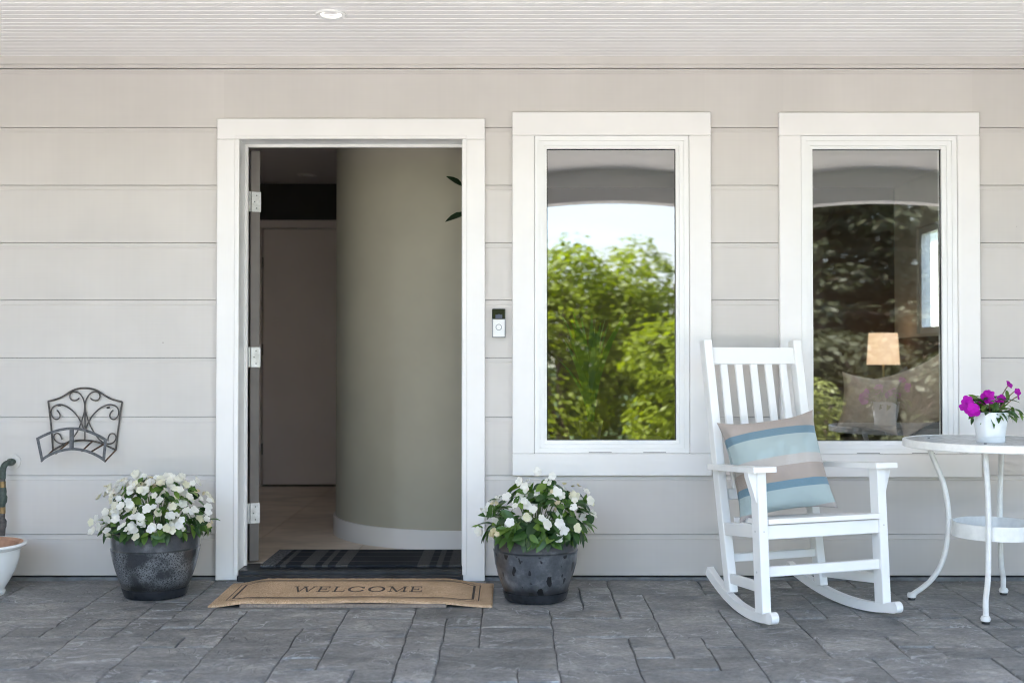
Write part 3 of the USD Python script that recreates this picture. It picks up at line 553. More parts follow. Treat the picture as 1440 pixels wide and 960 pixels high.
# ------------------------------------------------------------------ indoors: hall
IY = 3.65                                   # the hall's far wall
CEI = 2.49
tiles = obj('hall_floor', box(-3.2, -0.02, 0.201, IY, -0.05, FLOOR - 0.006), 'tile_grout', house)
TS = 0.61
for i in range(6):
    for j in range(6):
        x0 = -3.2 + i * TS - 0.06; y0 = 0.205 + j * TS
        a, b, c, d = max(x0, -3.2), min(x0 + TS, -0.022), y0, min(y0 + TS, IY - 0.001)
        if b - a > 0.03 and d - c > 0.03: obj('floor_tile', box(a + 0.0015, b - 0.0015, c + 0.0015, d - 0.0015, FLOOR - 0.0055, FLOOR - 0.0003 * R.random(), 0.001), 'travertine', tiles)
SK = (-3.12, 1.2, -2.32, 2.7)                # the hall's skylight shaft
SK2 = (1.3, 0.85, 2.9, 2.1)                   # the sitting room's skylight shaft
def plan(x0, y0, x1, y1, z0, z1, *holes):
    p = sg.box(x0, y0, x1, y1)
    for h in holes: p = p.difference(sg.box(*h))
    return extr_z(p, z0, z1)
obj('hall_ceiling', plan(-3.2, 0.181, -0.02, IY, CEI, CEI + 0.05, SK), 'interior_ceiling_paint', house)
obj('skylight_shaft', plan(SK[0] - 0.05, SK[1] - 0.05, SK[2] + 0.05, SK[3] + 0.05, CEI + 0.051, 4.75, SK), 'interior_white', house)
obj('hall_wall', cat_([box(-3.3, -3.2, 0.181, IY, 0, CEI), box(-3.3, -2.075, IY, IY + 0.1, FLOOR, CEI), box(-1.18, -0.02, IY, IY + 0.1, FLOOR, CEI)]), 'interior_white', house)
dt = float(at(400, 322, IY)[2]); dl = float(at(369, 500, IY)[0])
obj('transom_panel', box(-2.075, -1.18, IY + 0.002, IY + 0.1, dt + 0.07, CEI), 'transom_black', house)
idoor = obj('interior_door', box(dl, dl + 0.84, IY + 0.012, IY + 0.05, FLOOR + 0.012, dt, 0.002), 'interior_door_paint', house)
obj('door_casing', cat_([box(-2.075, dl - 0.006, IY - 0.012, IY + 0.06, FLOOR, dt + 0.008), box(-2.075, -1.18, IY - 0.0125, IY + 0.06, dt + 0.008, dt + 0.07)]), 'interior_door_paint', idoor)
for zc in (0.35, 1.15, 1.85): obj('hinge', tube([(dl - 0.003, IY + 0.004, zc - 0.045), (dl - 0.003, IY + 0.004, zc + 0.045)], 0.007, 8), 'iron_bronze', idoor)
# the curved olive wall
cx, cy, rr = -0.285, 1.33, 0.765
def curved(th_in, th_out, x_end, yb):
    a = np.linspace(-math.pi / 2, -math.pi, 40)
    o = [(x_end, cy - rr - th_out)] + [(cx + (rr + th_out) * math.cos(t), cy + (rr + th_out) * math.sin(t)) for t in a] + [(cx - rr - th_out, yb)]
    i = [(cx - rr + th_in, yb)] + [(cx + (rr - th_in) * math.cos(t), cy + (rr - th_in) * math.sin(t)) for t in a[::-1]] + [(x_end, cy - rr + th_in)]
    return sg.Polygon(o + i)
cw_ = obj('curved_wall', extr_z(curved(0.10, 0.0, -0.022, IY - 0.001), FLOOR - 0.004, CEI), 'olive_plaster', house, smooth=30, label='curved olive plaster wall in the hall')
obj('baseboard', extr_z(curved(-0.0005, 0.014, -0.022, IY - 0.014), FLOOR, FLOOR + 0.105), 'interior_white', cw_, smooth=30)
# the hall's small recessed light
lt = at(432, 250, 3.2); lt[2] = CEI
hl = thing('recessed_light', 'small round recessed light in the dark hall ceiling beyond the doorway', 'ceiling light', lt)
obj('trim_ring', lathe([(0.05, -0.001), (0.05, -0.008), (0.075, -0.006), (0.078, -0.001)], 32), 'interior_white', hl, smooth=30)
obj('lens', lathe([(0.0, -0.003), (0.0495, -0.003)], 32), 'lens_white', hl)

# indoors: sitting room behind the windows
RY, RXI = 3.95, 3.19
obj('room_floor', box(-0.02, RXI, 0.19, RY, -0.05, FLOOR), 'wood_floor', house)
obj('room_ceiling', plan(0.0, 0.19, RXI, RY, 2.5, 2.55, SK2), 'room_ceiling_paint', house)
obj('skylight_shaft', plan(SK2[0] - 0.05, SK2[1] - 0.05, SK2[2] + 0.05, SK2[3] + 0.05, 2.551, 4.75, SK2), 'interior_white', house)
obj('partition_wall', box(-0.021, 0.0, 0.19, RY, -0.05, 2.55), 'cream_wall_paint', house)
obj('room_back_wall', box(0.0, RXI, RY, RY + 0.1, -0.05, 2.55), 'brown_wall_paint', house)
swz = (1.27, 2.10); swy = (2.35, 3.43)
sw = trimesh.creation.extrude_polygon(sg.box(0.0, -0.1, 8.0, 2.61).difference(sg.box(swy[0], swz[0], swy[1], swz[1])).difference(sg.box(0.45, 0.12, 2.20, swz[1])), 0.11, engine='earcut')
v = sw.vertices.copy(); sw.vertices = np.stack([RXI + v[:, 2], np.maximum(v[:, 0], 0.181), v[:, 1]], 1); sw.fix_normals()
obj('room_side_wall', sw, 'cream_wall_paint', house)
obj('wainscot_panel', box(RXI - 0.025, RXI - 0.0005, 2.30, RY - 0.0005, FLOOR, 1.245, 0.004), 'brown_wall_paint', house)
sf = cat_([box(RXI + 0.02, RXI + 0.09, swy[0], swy[0] + 0.05, swz[0], swz[1]), box(RXI + 0.02, RXI + 0.09, swy[1] - 0.05, swy[1], swz[0], swz[1]), box(RXI + 0.02, RXI + 0.09, swy[0] + 0.05, swy[1] - 0.05, swz[0], swz[0] + 0.05), box(RXI + 0.02, RXI + 0.09, swy[0] + 0.05, swy[1] - 0.05, swz[1] - 0.05, swz[1]), box(RXI + 0.03, RXI + 0.08, 2.87, 2.90, swz[0] + 0.05, swz[1] - 0.05)])
swn = obj('side_window', sf, 'white_vinyl', house, label='bright side window seen through the sitting room')

def sheet(x, y0, y1, z0, z1): return trimesh.Trimesh(np.array([(x, y0, z0), (x, y1, z0), (x, y1, z1), (x, y0, z1)]), np.array([(0, 1, 2), (0, 2, 3)]), process=False)
obj('pane', sheet(RXI + 0.052, swy[0] + 0.03, swy[1] - 0.03, swz[0] + 0.03, swz[1] - 0.03), 'clear_glass', swn)
sd = obj('side_door', cat_([box(RXI + 0.02, RXI + 0.08, 0.452, 0.54, 0.125, 2.098), box(RXI + 0.02, RXI + 0.08, 2.11, 2.198, 0.125, 2.098), box(RXI + 0.02, RXI + 0.08, 0.54, 2.11, 2.0, 2.098), box(RXI + 0.02, RXI + 0.08, 0.54, 2.11, 0.125, 0.24), box(RXI + 0.02, RXI + 0.08, 1.28, 1.37, 0.24, 2.0)]), 'white_vinyl', house)
obj('pane', sheet(RXI + 0.05, 0.53, 2.12, 0.23, 2.01), 'clear_glass', sd)

# ------------------------------------------------------------------ fittings on the porch
lp = thing('porch_light', 'round white recessed light in the white board ceiling of the porch', 'ceiling light', (-0.775, -0.672, CZ))
obj('trim_ring', lathe([(0.046, -0.002), (0.048, -0.006), (0.062, -0.008), (0.066, -0.003), (0.066, 0.004), (0.046, 0.004)], 40), 'white_vinyl', lp, smooth=30)
obj('lens', lathe([(0.0, 0.0005), (0.03, 0.0), (0.0455, -0.002)], 40), 'lit_lens', lp, smooth=30)

# doorbell
b0, b1 = at(692, 474.5, 0), at(711, 434, 0)
bx0, bx1, bz0, bz1 = b0[0], b1[0], b0[2], b1[2]; bm = float(at(701, 449, 0)[2]); bc = (bx0 + bx1) / 2
bell = thing('doorbell', 'slim silver video doorbell with black camera top beside the doorway', 'doorbell', (bc, 0, bz0))
hw = (bx1 - bx0) / 2; H = bz1 - bz0; mz = bm - bz0
obj('housing', box(-hw, hw, -0.020, -0.0005, 0, H, 0.003), 'doorbell_ring', bell)
obj('faceplate', box(-hw + 0.004, hw - 0.004, -0.026, -0.0205, 0.003, mz, 0.002), 'doorbell_silver', bell)
obj('camera_panel', box(-hw + 0.0005, hw - 0.0005, -0.027, -0.0205, mz + 0.001, H - 0.0015, 0.003), 'doorbell_black', bell)
def disc_y(r, y0, y1, x, z, n=28):
    c = trimesh.creation.cylinder(r, y1 - y0, sections=n); c.apply_transform(trimesh.transformations.rotation_matrix(math.pi / 2, (1, 0, 0))); c.apply_translation((x, (y0 + y1) / 2, z)); return c
obj('camera_lens', cat_([disc_y(0.0105, -0.030, -0.0272, 0.0, mz + 0.014), box(-0.0165, 0.0165, -0.0285, -0.0272, mz + 0.004, mz + 0.022, 0.0005)]), 'lens_blue', bell, smooth=30)
obj('button_ring', disc_y(0.0155, -0.0275, -0.0262, 0, mz * 0.56), 'doorbell_ring', bell, smooth=30)
obj('button', disc_y(0.0115, -0.0285, -0.0262, 0, mz * 0.56), 'doorbell_silver', bell, smooth=30)

# wrought iron hose holder, traced as control points on its own back plane
hh0 = at(119, 632, -0.012)
hose = thing('hose_holder', 'scrolled wrought iron hose holder mounted on the siding left of the doorway', 'hose holder', hh0)
def hp(p, yy=-0.012): return at(30 + p[0] / 6.4, 520 + p[1] / 6.4, yy) - hh0
def wire(pts, r, yy=-0.012, n=28, sp=True):
    q = np.array([hp(p, yy) for p in pts]); return tube(spline(q, n) if sp else q, r, 8)
fr = cat_([wire([(240, 282), (300, 268), (380, 235), (450, 190), (510, 168), (570, 163), (630, 168), (695, 192), (765, 238), (840, 270), (908, 288)], 0.0045), wire([(242, 280), (262, 450), (285, 722)], 0.0045), wire([(908, 286), (882, 460), (850, 722)], 0.0045), wire([(285, 722), (420, 655), (500, 635), (570, 632), (650, 640), (740, 668), (850, 720)], 0.0045)])
obj('back_frame', fr, 'iron_bronze', hose, smooth=40)
scr = [[(521, 252), (480, 275), (450, 268), (436, 240), (448, 206), (480, 195), (520, 208), (552, 250), (568, 300), (565, 380), (545, 450), (520, 520), (480, 590), (430, 640), (370, 662), (318, 645), (292, 610), (300, 578), (328, 568), (352, 590), (366, 626)],
       [(622, 252), (664, 275), (694, 268), (708, 240), (696, 206), (664, 195), (626, 208), (592, 250), (576, 300), (580, 380), (600, 450), (630, 520), (670, 585), (720, 640), (780, 664), (830, 650), (852, 612), (838, 576), (808, 572), (784, 600), (780, 640)],
       [(318, 362), (345, 395), (346, 425), (315, 444), (282, 425), (268, 380), (285, 335), (335, 312), (400, 325), (470, 375), (520, 440), (548, 500), (560, 540)],
       [(826, 362), (800, 395), (798, 425), (830, 444), (862, 425), (876, 380), (860, 335), (808, 312), (745, 325), (672, 375), (620, 440), (595, 490), (580, 540)]]
for s in scr: obj('scroll', wire(s, 0.0034, -0.013, 60), 'iron_bronze', hose, smooth=40)
obj('centre_rod', wire([(572, 300), (572, 632)], 0.0036, -0.012, 2, False), 'iron_bronze', hose, smooth=40)
yf = -0.152
top = [(135, 612), (200, 578), (290, 542), (370, 522), (450, 514), (530, 520), (620, 545), (700, 580), (772, 622)]
bot = [(180, 826), (250, 780), (330, 745), (400, 728), (462, 722), (530, 728), (610, 748), (690, 786), (752, 828)]
tw = np.array([hp(p, yf) for p in top]); bw_ = np.array([hp(p, yf) for p in bot])
ts, bs = spline(tw, 24), spline(bw_, 24)
outline = sg.Polygon([(p[0], p[2]) for p in ts] + [(p[0], p[2]) for p in bs[::-1]])
inner = outline.buffer(-0.0125, join_style=2)
bar_x = [(hp((436, 520), yf)[0], hp((474, 520), yf)[0])]
plate = outline.difference(inner).union(outline.intersection(sg.box(bar_x[0][0], -1, bar_x[0][1], 1)))
pm = trimesh.creation.extrude_polygon(plate if plate.geom_type == 'Polygon' else max(plate.geoms, key=lambda g: g.area), 0.004, engine='earcut'); v = pm.vertices.copy()
pm.vertices = np.stack([v[:, 0], yf - hh0[1] - v[:, 2], v[:, 1]], 1); pm.fix_normals()
obj('front_plate', pm, 'iron_grey', hose)
arms = []
for pb, pf in (((285, 722), (180, 822)), ((850, 720), (752, 824)), ((420, 655), (310, 752)), ((640, 640), (545, 730)), ((740, 668), (610, 746))): arms.append(tube([hp(pb), hp(pf, yf + 0.003)], 0.0042, 6))
obj('cradle_arm', cat_(arms[:2]), 'rusty_iron', hose, smooth=40); obj('cradle_rail', cat_(arms[2:]), 'rusty_iron', hose, smooth=40)
for p in ((342, 318), (780, 338)): obj('screw', disc_y(0.005, -0.008, 0.012, hp(p)[0], hp(p)[2], 12), 'iron_bronze', hose)

# water pipe with elbow at the left edge
pw = at(18, 649, -0.01); pv = at(3.5, 690, -0.085)
pipe = thing('water_pipe', 'green bronze water valve pipe with brass unions coming out of the wall', 'pipe', (pv[0], -0.085, 0.0))
e0 = np.array([pw[0] - pv[0], 0.083, pw[2]])
obj('wall_flange', disc_y(0.036, 0.077, 0.0845, e0[0], e0[2], 32), 'flange_paint', pipe, smooth=30)
obj('elbow', cat_([tube(np.array([e0, e0 * [1, 0.5, 1], e0 * [0.92, 0.28, 1] + [0, 0, -0.001], e0 * [0.72, 0.12, 1] + [0, 0, -0.004], e0 * [0.42, 0.05, 1] + [0, 0, -0.010], e0 * [0.16, 0.02, 1] + [0, 0, -0.022], [0, 0, e0[2] - 0.042], [0, 0, e0[2] - 0.075]]), 0.0145, 14), tube([e0 + [0, -0.02, 0], e0 + [-0.003, -0.04, 0]], 0.0175, 12)]), 'green_bronze_pipe', pipe, smooth=40)
zt = e0[2] - 0.06
def seg(z1, z0, r, m_, n=14, name='fitting'): obj(name, tube([(0, 0, zt - z0), (0, 0, zt - z1)], r, n), m_, pipe, smooth=30)
seg(0.0, 0.035, 0.0125, 'iron_bronze', name='nipple'); seg(0.026, 0.055, 0.0155, 'brass_fitting', 8, 'union_nut')
vb = lathe([(0.014, -0.15), (0.015, -0.135), (0.021, -0.125), (0.0225, -0.1), (0.017, -0.09), (0.019, -0.075), (0.016, -0.055)], 20); vb.apply_translation((0, 0, zt)); obj('valve_body', vb, 'green_bronze_pipe', pipe, smooth=40)
seg(0.148, 0.178, 0.0155, 'brass_fitting', 8, 'union_nut'); seg(0.176, 0.205, 0.0125, 'iron_bronze', name='nipple')
cb = lathe([(0.012, -0.285), (0.014, -0.275), (0.0155, -0.25), (0.019, -0.24), (0.020, -0.215), (0.014, -0.203)], 16); cb.apply_translation((0, 0, zt)); obj('coupling', cb, 'iron_bronze', pipe, smooth=40)
seg(0.28, zt + 0.03, 0.0125, 'galvanised_pipe', name='riser')

# white glazed bowl planter cut by the left edge
wp = thing('white_planter', 'wide white glazed planter with terracotta inside, at the left edge below the pipe', 'planter', (-2.445, -0.30, SLOPE * -0.30))
rz = 0.235
obj('bowl', lathe([(0.0, 0.004), (0.118, 0.0), (0.122, 0.012), (0.116, 0.022), (0.135, 0.055), (0.163, 0.105), (0.178, 0.16), (0.182, 0.195), (0.186, 0.207), (0.205, 0.217), (0.212, 0.226), (0.208, rz), (0.196, rz - 0.001)], 64), 'white_ceramic', wp, smooth=35)
obj('inner_wall', lathe([(0.1955, rz - 0.0012), (0.178, rz - 0.012), (0.170, 0.19), (0.165, 0.15), (0.0, 0.148)], 64), 'terracotta', wp, smooth=35)

# ------------------------------------------------------------------ flowering pots
def frame(d, n):
    d = d / np.linalg.norm(d); s = np.cross(d, n); s /= np.linalg.norm(s) + 1e-9; n = np.cross(s, d); return np.stack([s, d, n], 1)
def leaf(L, W, droop=0.25, fold=0.25, tip=1.0):
    ts = [0.0, 0.18, 0.42, 0.68, 0.88, 1.0]; ws = [0.08, 0.72, 1.0, 0.8, 0.38, 0.0]; V = []; F = []
    for t, w in zip(ts, ws):
        z = -droop * L * t * t; h = w * W / 2
        V += [(-h, t * L, z + fold * h), (0, t * L, z), (h, t * L, z + fold * h)]
    for i in range(len(ts) - 1):
        a = 3 * i
        for k in (0, 1): F += [(a + k, a + k + 1, a + k + 4), (a + k, a + k + 4, a + k + 3)]
    return np.array(V), np.array(F)
def bloom(r, n=5, cup=0.25, rng=R):
    V, F = [], []
    for k in range(n):
        a0 = 2 * math.pi * (k + 0.2 * rng.random()) / n; pr = r * (0.9 + 0.2 * rng.random()); b = len(V); tw = 0.25 * (rng.random() - 0.5)
        cx_, rad = 0.53 * pr, 0.50 * pr
        pts = [(0.0, 0.0)] + [(cx_ + rad * math.cos(t), rad * 0.98 * math.sin(t)) for t in np.linspace(-2.3, 2.3, 9)]
        for x, y in pts:
            z = cup * r * (math.hypot(x, y) / r) ** 2 + tw * y + 0.0006 * k
            V.append((x * math.cos(a0) - y * math.sin(a0), x * math.sin(a0) + y * math.cos(a0), z))
        for i in range(1, 9): F.append((b, b + i, b + i + 1))
    return np.array(V), np.array(F)
def put(vf, Rm, p): return trimesh.Trimesh(vf[0] @ Rm.T + p, vf[1], process=False)

def planter(name_label, loc, matname, prof, saucer):
    t = thing('flower_pot', name_label, 'planter', loc)
    obj('pot', lathe(prof, 72), matname, t, smooth=35)
    obj('saucer', lathe(saucer, 64), 'saucer_glaze', t, smooth=35)
    obj('soil', lathe([(0.0, 0.262), (0.18, 0.252)], 40), 'soil', t)
    return t
profA = [(0.0, 0.018), (0.138, 0.018), (0.147, 0.042), (0.160, 0.078), (0.175, 0.118), (0.187, 0.16), (0.195, 0.2), (0.197, 0.212), (0.199, 0.218), (0.1945, 0.224), (0.196, 0.262), (0.200, 0.285), (0.202, 0.292), (0.198, 0.297), (0.188, 0.295), (0.180, 0.26), (0.178, 0.252)]
saucA = [(0.0, 0.0), (0.132, 0.0), (0.138, 0.006), (0.1475, 0.034), (0.149, 0.041), (0.145, 0.043), (0.1385, 0.022), (0.0, 0.0175)]
plA = np.array([-1.628, -0.30, SLOPE * -0.30]); plB = np.array([0.106, -0.375, SLOPE * -0.375])
planter('black crackle glazed planter left of the doorway under the hose holder', plA, 'crackled_black_glaze', profA, saucA)
profB = [(r * 0.985 if z < 0.2 else r * 0.965, z * 1.02) for r, z in profA]
planter('black glazed planter with dark spots between the doorway and the window', plB, 'spotted_black_glaze', profB, saucA)

def flowering(label, loc, seed, rx, rz_, z0, nleaf, nclu, per, fr, leafL, petal, name='flowering_plant', rim=0.2, lean=0.0, top=1.0):
    rng = np.random.default_rng(seed); rr_ = random.Random(seed)
    t = thing(name, label, 'flowers', loc)
    stems = []
    for i in range(30):
        a = rng.uniform(0, 2 * math.pi); e = rng.uniform(0.1, 1.0); q = np.array([math.cos(a) * rx * 0.85 * e, math.sin(a) * rx * 0.85 * e, z0 + rz_ * 0.6 * math.sqrt(max(0, 1 - e * e * 0.8))])
        b = np.array([math.cos(a) * rim * 0.5 * e, math.sin(a) * rim * 0.5 * e, z0 - 0.035]); m_ = (b + q) / 2 + [0, 0, 0.04]
        stems.append(tube(spline([b, m_, q], 6), [0.0032, 0.003, 0.0028, 0.0025, 0.0022, 0.0018], 5, False))
    obj('stems', cat_(stems), 'stem_green', t, smooth=True)
    perch = []
    for i in range(nleaf):
        a = rng.uniform(0, 2 * math.pi) if rng.random() < 0.4 else -math.pi / 2 + rng.normal(0, 0.95)
        hang = rng.random() < 0.20
        cz = rng.uniform(-0.05, 0.12) if hang else rng.uniform(0.0, 0.97)
        lay = rng.uniform(0.60, 0.95) if cz < 0.6 else rng.uniform(0.8, 1.0)
        s = math.sqrt(max(0.0, 1 - max(cz, 0) ** 2)) * lay
        p = np.array([math.cos(a) * rx * s, math.sin(a) * rx * s, z0 + rz_ * cz * lay])
        if hang: p[:2] *= (rim + 0.005 + 0.03 * rng.random()) / max(1e-6, rx * s)
        p[0] += lean * max(cz, 0)
        out = np.array([math.cos(a), math.sin(a), 0.15 + 0.9 * max(cz, 0)]); out /= np.linalg.norm(out)
        d = np.array([math.cos(a + rng.normal(0, 0.75)), math.sin(a + rng.normal(0, 0.75)), rng.normal(-0.25, 0.4) - (0.8 if hang else 0)])
        nrm = out + np.array([0, 0, 0.55]) + rng.normal(0, 0.3, 3)
        L = leafL * rng.uniform(0.6, 1.2)
        if lay > 0.78 and not hang: perch.append((p + out * 0.012, out, cz))
        obj('leaf', put(leaf(L, L * rng.uniform(0.46, 0.6), rng.uniform(0.1, 0.4), rng.uniform(0.1, 0.4)), frame(d, nrm), p - d / np.linalg.norm(d) * L * 0.35), 'impatiens_leaf', t, smooth=True)
    chosen, need = [], nclu
    order = list(rng.permutation(len(perch)))
    for gap in (0.062, 0.045, 0.03):                     # spread the clusters evenly over the foliage that shows
        for q in order:
            if need <= len(chosen): break
            p0, o0, c0 = perch[q]
            if o0[1] > 0.35 and c0 < 0.5: continue
            if rng.random() > (0.25 + 0.75 * max(c0, 0.0) ** top): continue
            if all(np.linalg.norm(p0 - perch[w][0]) > gap for w in chosen): chosen.append(q)
    for q in chosen:
        old = rng.random() < 0.12
        cc, out, cz = perch[q]
        for k in range(max(1, int(rng.normal(per, per * 0.35)))):
            p = cc + rng.normal(0, fr * 1.0, 3) * [1, 1, 0.8] + out * rng.uniform(0.0, 0.014)
            nrm = out + rng.normal(0, 0.4, 3) + [0, -0.35, 0.0]; nrm /= np.linalg.norm(nrm)
            r_ = fr * rng.uniform(0.75, 1.2) * (0.6 if old else 1)
            Fm = frame(np.cross(nrm, rng.normal(0, 1, 3)), nrm)
            obj('blossom', put(bloom(r_, 5, rng.uniform(0.0, 0.35) + 0.4 * old, rr_), Fm, p), 'faded_petal' if old else petal, t, smooth=True)
    return t
flowering('low dome of white impatiens in the crackle glazed pot left of the doorway', plA, 11, 0.268, 0.252, 0.30, 280, 56, 5.2, 0.0180, 0.062, 'white_petal', top=0.5, lean=0.012)
flowering('loose leafy white impatiens spilling from the spotted pot right of the doorway', plB, 23, 0.280, 0.252, 0.295, 285, 36, 3.0, 0.0205, 0.074, 'white_petal', lean=0.04, top=0.8)

# ------------------------------------------------------------------ mats
my0, my1, mx0, mx1 = -0.545, -0.110, -1.324, -0.086
ux0, ux1 = -1.185, -0.285
under = box(ux0, ux1, my0 - 0.012, -0.12, 0.0005, 0.017, 0.004); under = under.subdivide_to_size(0.08); under.vertices[:, 2] += SLOPE * under.vertices[:, 1]
obj('underlay_mat', under, 'underlay_grey', label='thin grey brown mat lying underneath the coir welcome mat', cat='mat')
def lift(x, y):
    e = np.clip((x - mx0 - 0.02) / 0.17, 0, 1) * np.clip((mx1 - 0.03 - x) / 0.21, 0, 1); e = e * e * (3 - 2 * e)
    wob = 0.003 * np.sin(x * 9 + 1) * np.clip((my0 + 0.2 - y) / 0.2, 0, 1)
    b = np.clip((y - my0) / (my1 - my0), 0, 1)
    return e * (0.0175 + 0.006 * b) + wob * e + SLOPE * y + 0.001
TH = 0.011
def matfn(u, v):
    x = mx0 + u * (mx1 - mx0); y = my0 + v * (my1 - my0); return x, y
us = np.concatenate([[0, 0.003], np.linspace(0.008, 0.992, 90), [0.997, 1]]); vs = np.concatenate([[0, 0.008], np.linspace(0.02, 0.98, 34), [0.992, 1]])
Um, Vm = np.meshgrid(us, vs, indexing='ij'); xm, ym = matfn(Um.ravel(), Vm.ravel())
edge_d = np.minimum.reduce([Um.ravel() * (mx1 - mx0), (1 - Um.ravel()) * (mx1 - mx0), Vm.ravel() * (my1 - my0), (1 - Vm.ravel()) * (my1 - my0)])
topz = lift(xm, ym) + TH - 0.006 * np.clip(1 - edge_d / 0.006, 0, 1) + RN.normal(0, 0.0004, len(xm))
nu, nv = len(us), len(vs); F = []
for i in range(nu - 1):
    for k in range(nv - 1):
        a = i * nv + k; F += [(a, a + nv, a + nv + 1), (a, a + nv + 1, a + 1)]
Pt = np.stack([xm, ym, topz], 1); edge = [i * nv for i in range(nu)] + [(nu - 1) * nv + k for k in range(1, nv)] + [i * nv + nv - 1 for i in range(nu - 2, -1, -1)] + [k for k in range(nv - 2, 0, -1)]
Pb = Pt[edge].copy(); Pb[:, 2] = lift(Pb[:, 0], Pb[:, 1]); b0_ = len(Pt)
for i in range(len(edge)):
    k = (i + 1) % len(edge); F += [(edge[i], b0_ + i, b0_ + k), (edge[i], b0_ + k, edge[k])]
mat_t = thing('welcome_mat', 'tan coir doormat reading WELCOME with black border in front of the doorway', 'doormat', (0, 0, 0))
obj('coir_pile', trimesh.Trimesh(np.vstack([Pt, Pb]), np.array(F), process=False), 'coir', mat_t, smooth=30)
def strip(pts, w):
    pts = np.asarray(pts, float); d = np.gradient(pts, axis=0); d /= np.linalg.norm(d, axis=1, keepdims=True); n = np.stack([-d[:, 1], d[:, 0]], 1)
    a, b = pts + n * w / 2, pts - n * w / 2; V = []
    for p in (a, b): V.append(np.stack([p[:, 0], p[:, 1], lift(p[:, 0], p[:, 1]) + TH + 0.0012], 1))
    k = len(pts); F = []
    for i in range(k - 1): F += [(i, k + i, k + i + 1), (i, k + i + 1, i + 1)]
    return trimesh.Trimesh(np.vstack(V), np.array(F), process=False)
def line(p, q, n=40): return np.linspace(p, q, n)
i1, i2, nt = 0.062, 0.088, 0.035
bl = []
for ins, w in ((i1, 0.005), (i2, 0.011)):
    x0, x1, y0, y1 = mx0 + ins, mx1 - ins, my0 + ins * 0.72, my1 - ins * 0.72
    c = nt
    bl += [strip(line((x0 + c, y0), (x1 - c, y0), 60), w), strip(line((x0 + c, y1), (x1 - c, y1), 60), w), strip(line((x0, y0 + c * 0.6), (x0, y1 - c * 0.6)), w), strip(line((x1, y0 + c * 0.6), (x1, y1 - c * 0.6)), w)]
    for cx_, sx in ((x0, 1), (x1, -1)):
        for cy_, sy in ((y0, 1), (y1, -1)):
            a = np.linspace(0, math.pi / 2, 8); bl.append(strip(np.stack([cx_ + sx * c * (1 - np.cos(a - math.pi / 2 + math.pi / 2)) * 0 + sx * c * np.cos(a), cy_ + sy * c * 0.6 * np.sin(a)], 1), w * 0.8))
obj('border_line', cat_(bl), 'coir_black', mat_t)
# lettering, wide roman capitals with serifs (unit: cap height 1)
def pl(pts, w): return sg.LineString(pts).buffer(w / 2, cap_style=2, join_style=2)
TK, TN, SF = 0.125, 0.05, 0.055
def serif(x, y, w=0.3): return sg.box(x - w / 2, y - SF / 2, x + w / 2, y + SF / 2)
def glyph(ch):
    if ch == 'W': return union_all([pl([(0.12, 1), (0.45, 0)], TK), pl([(0.45, 0), (0.74, 1)], TN), pl([(0.74, 1), (1.05, 0)], TK), pl([(1.05, 0), (1.36, 1)], TN), serif(0.1, 0.97, 0.36), serif(0.74, 0.97, 0.34), serif(1.38, 0.97, 0.32)]), 1.5
    if ch == 'E': return union_all([pl([(0.2, 0), (0.2, 1)], TK), pl([(0.03, 0.035), (0.85, 0.035)], SF), pl([(0.03, 0.965), (0.8, 0.965)], SF), pl([(0.2, 0.52), (0.62, 0.52)], SF), pl([(0.83, 0.0), (0.87, 0.28)], TN), pl([(0.79, 1.0), (0.79, 0.74)], TN), pl([(0.62, 0.4), (0.62, 0.64)], TN)]), 0.95
    if ch == 'L': return union_all([pl([(0.2, 0), (0.2, 1)], TK), pl([(0.03, 0.035), (0.8, 0.035)], SF), serif(0.2, 0.97, 0.38), pl([(0.78, 0.0), (0.83, 0.3)], TN)]), 0.9
    if ch in 'CO':
        o = affinity.scale(sg.Point(0, 0).buffer(0.5, 32), 1.16, 1.04); i = affinity.scale(sg.Point(0, 0).buffer(0.5, 32), 0.82, 0.90); g = affinity.translate(o.difference(i), 0.6, 0.5)
        if ch == 'C': g = union_all([g.difference(sg.Polygon([(0.6, 0.5), (1.5, 0.85), (1.5, 0.17)])), pl([(1.07, 0.72), (1.07, 0.98)], TN)])
        return g, 1.25
    if ch == 'M': return union_all([pl([(0.2, 0), (0.2, 1)], TN), pl([(0.2, 1), (0.66, 0.03)], TK), pl([(0.66, 0.03), (1.1, 1)], TN), pl([(1.14, 0), (1.14, 1)], TK), serif(0.2, 0.035, 0.34), serif(1.14, 0.035, 0.4), serif(0.12, 0.97, 0.3), serif(1.18, 0.97, 0.32)]), 1.36
gx = 0.0; gs = []
for ch in 'WELCOME':
    g, adv = glyph(ch); gs.append((ch, affinity.translate(g, gx, 0))); gx += adv + 0.12
tx0, tx1 = float(at(413, 825, -0.334)[0]), float(at(598, 825, -0.334)[0]); sx = (tx1 - tx0) / gx; ch_h = 0.098; ty = -0.385
for ch, g in gs:
    g = affinity.affine_transform(g, [sx, 0, 0, ch_h, tx0, ty])
    ms = [trimesh.creation.extrude_polygon(q, 0.0015, engine='earcut').subdivide_to_size(0.03) for q in getattr(g, 'geoms', [g])]
    m_ = cat_(ms); m_.vertices[:, 2] += lift(m_.vertices[:, 0], m_.vertices[:, 1]) + TH + 0.0006
    obj('letter', m_, 'coir_black', mat_t)

rug = thing('plaid_rug', 'thin black and grey plaid rug lying just inside the open doorway', 'rug', (-1.235, 0.075, FLOOR - 0.002))
obj('woven_field', box(0.075, 0.985, 0.0, 0.46, 0.0, 0.013, 0.003).subdivide_to_size(0.1), 'plaid_weave', rug)
obj('speckled_border', box(0.0, 0.0745, 0.0, 0.46, 0.0, 0.013, 0.003), 'speckled_rug_border', rug)

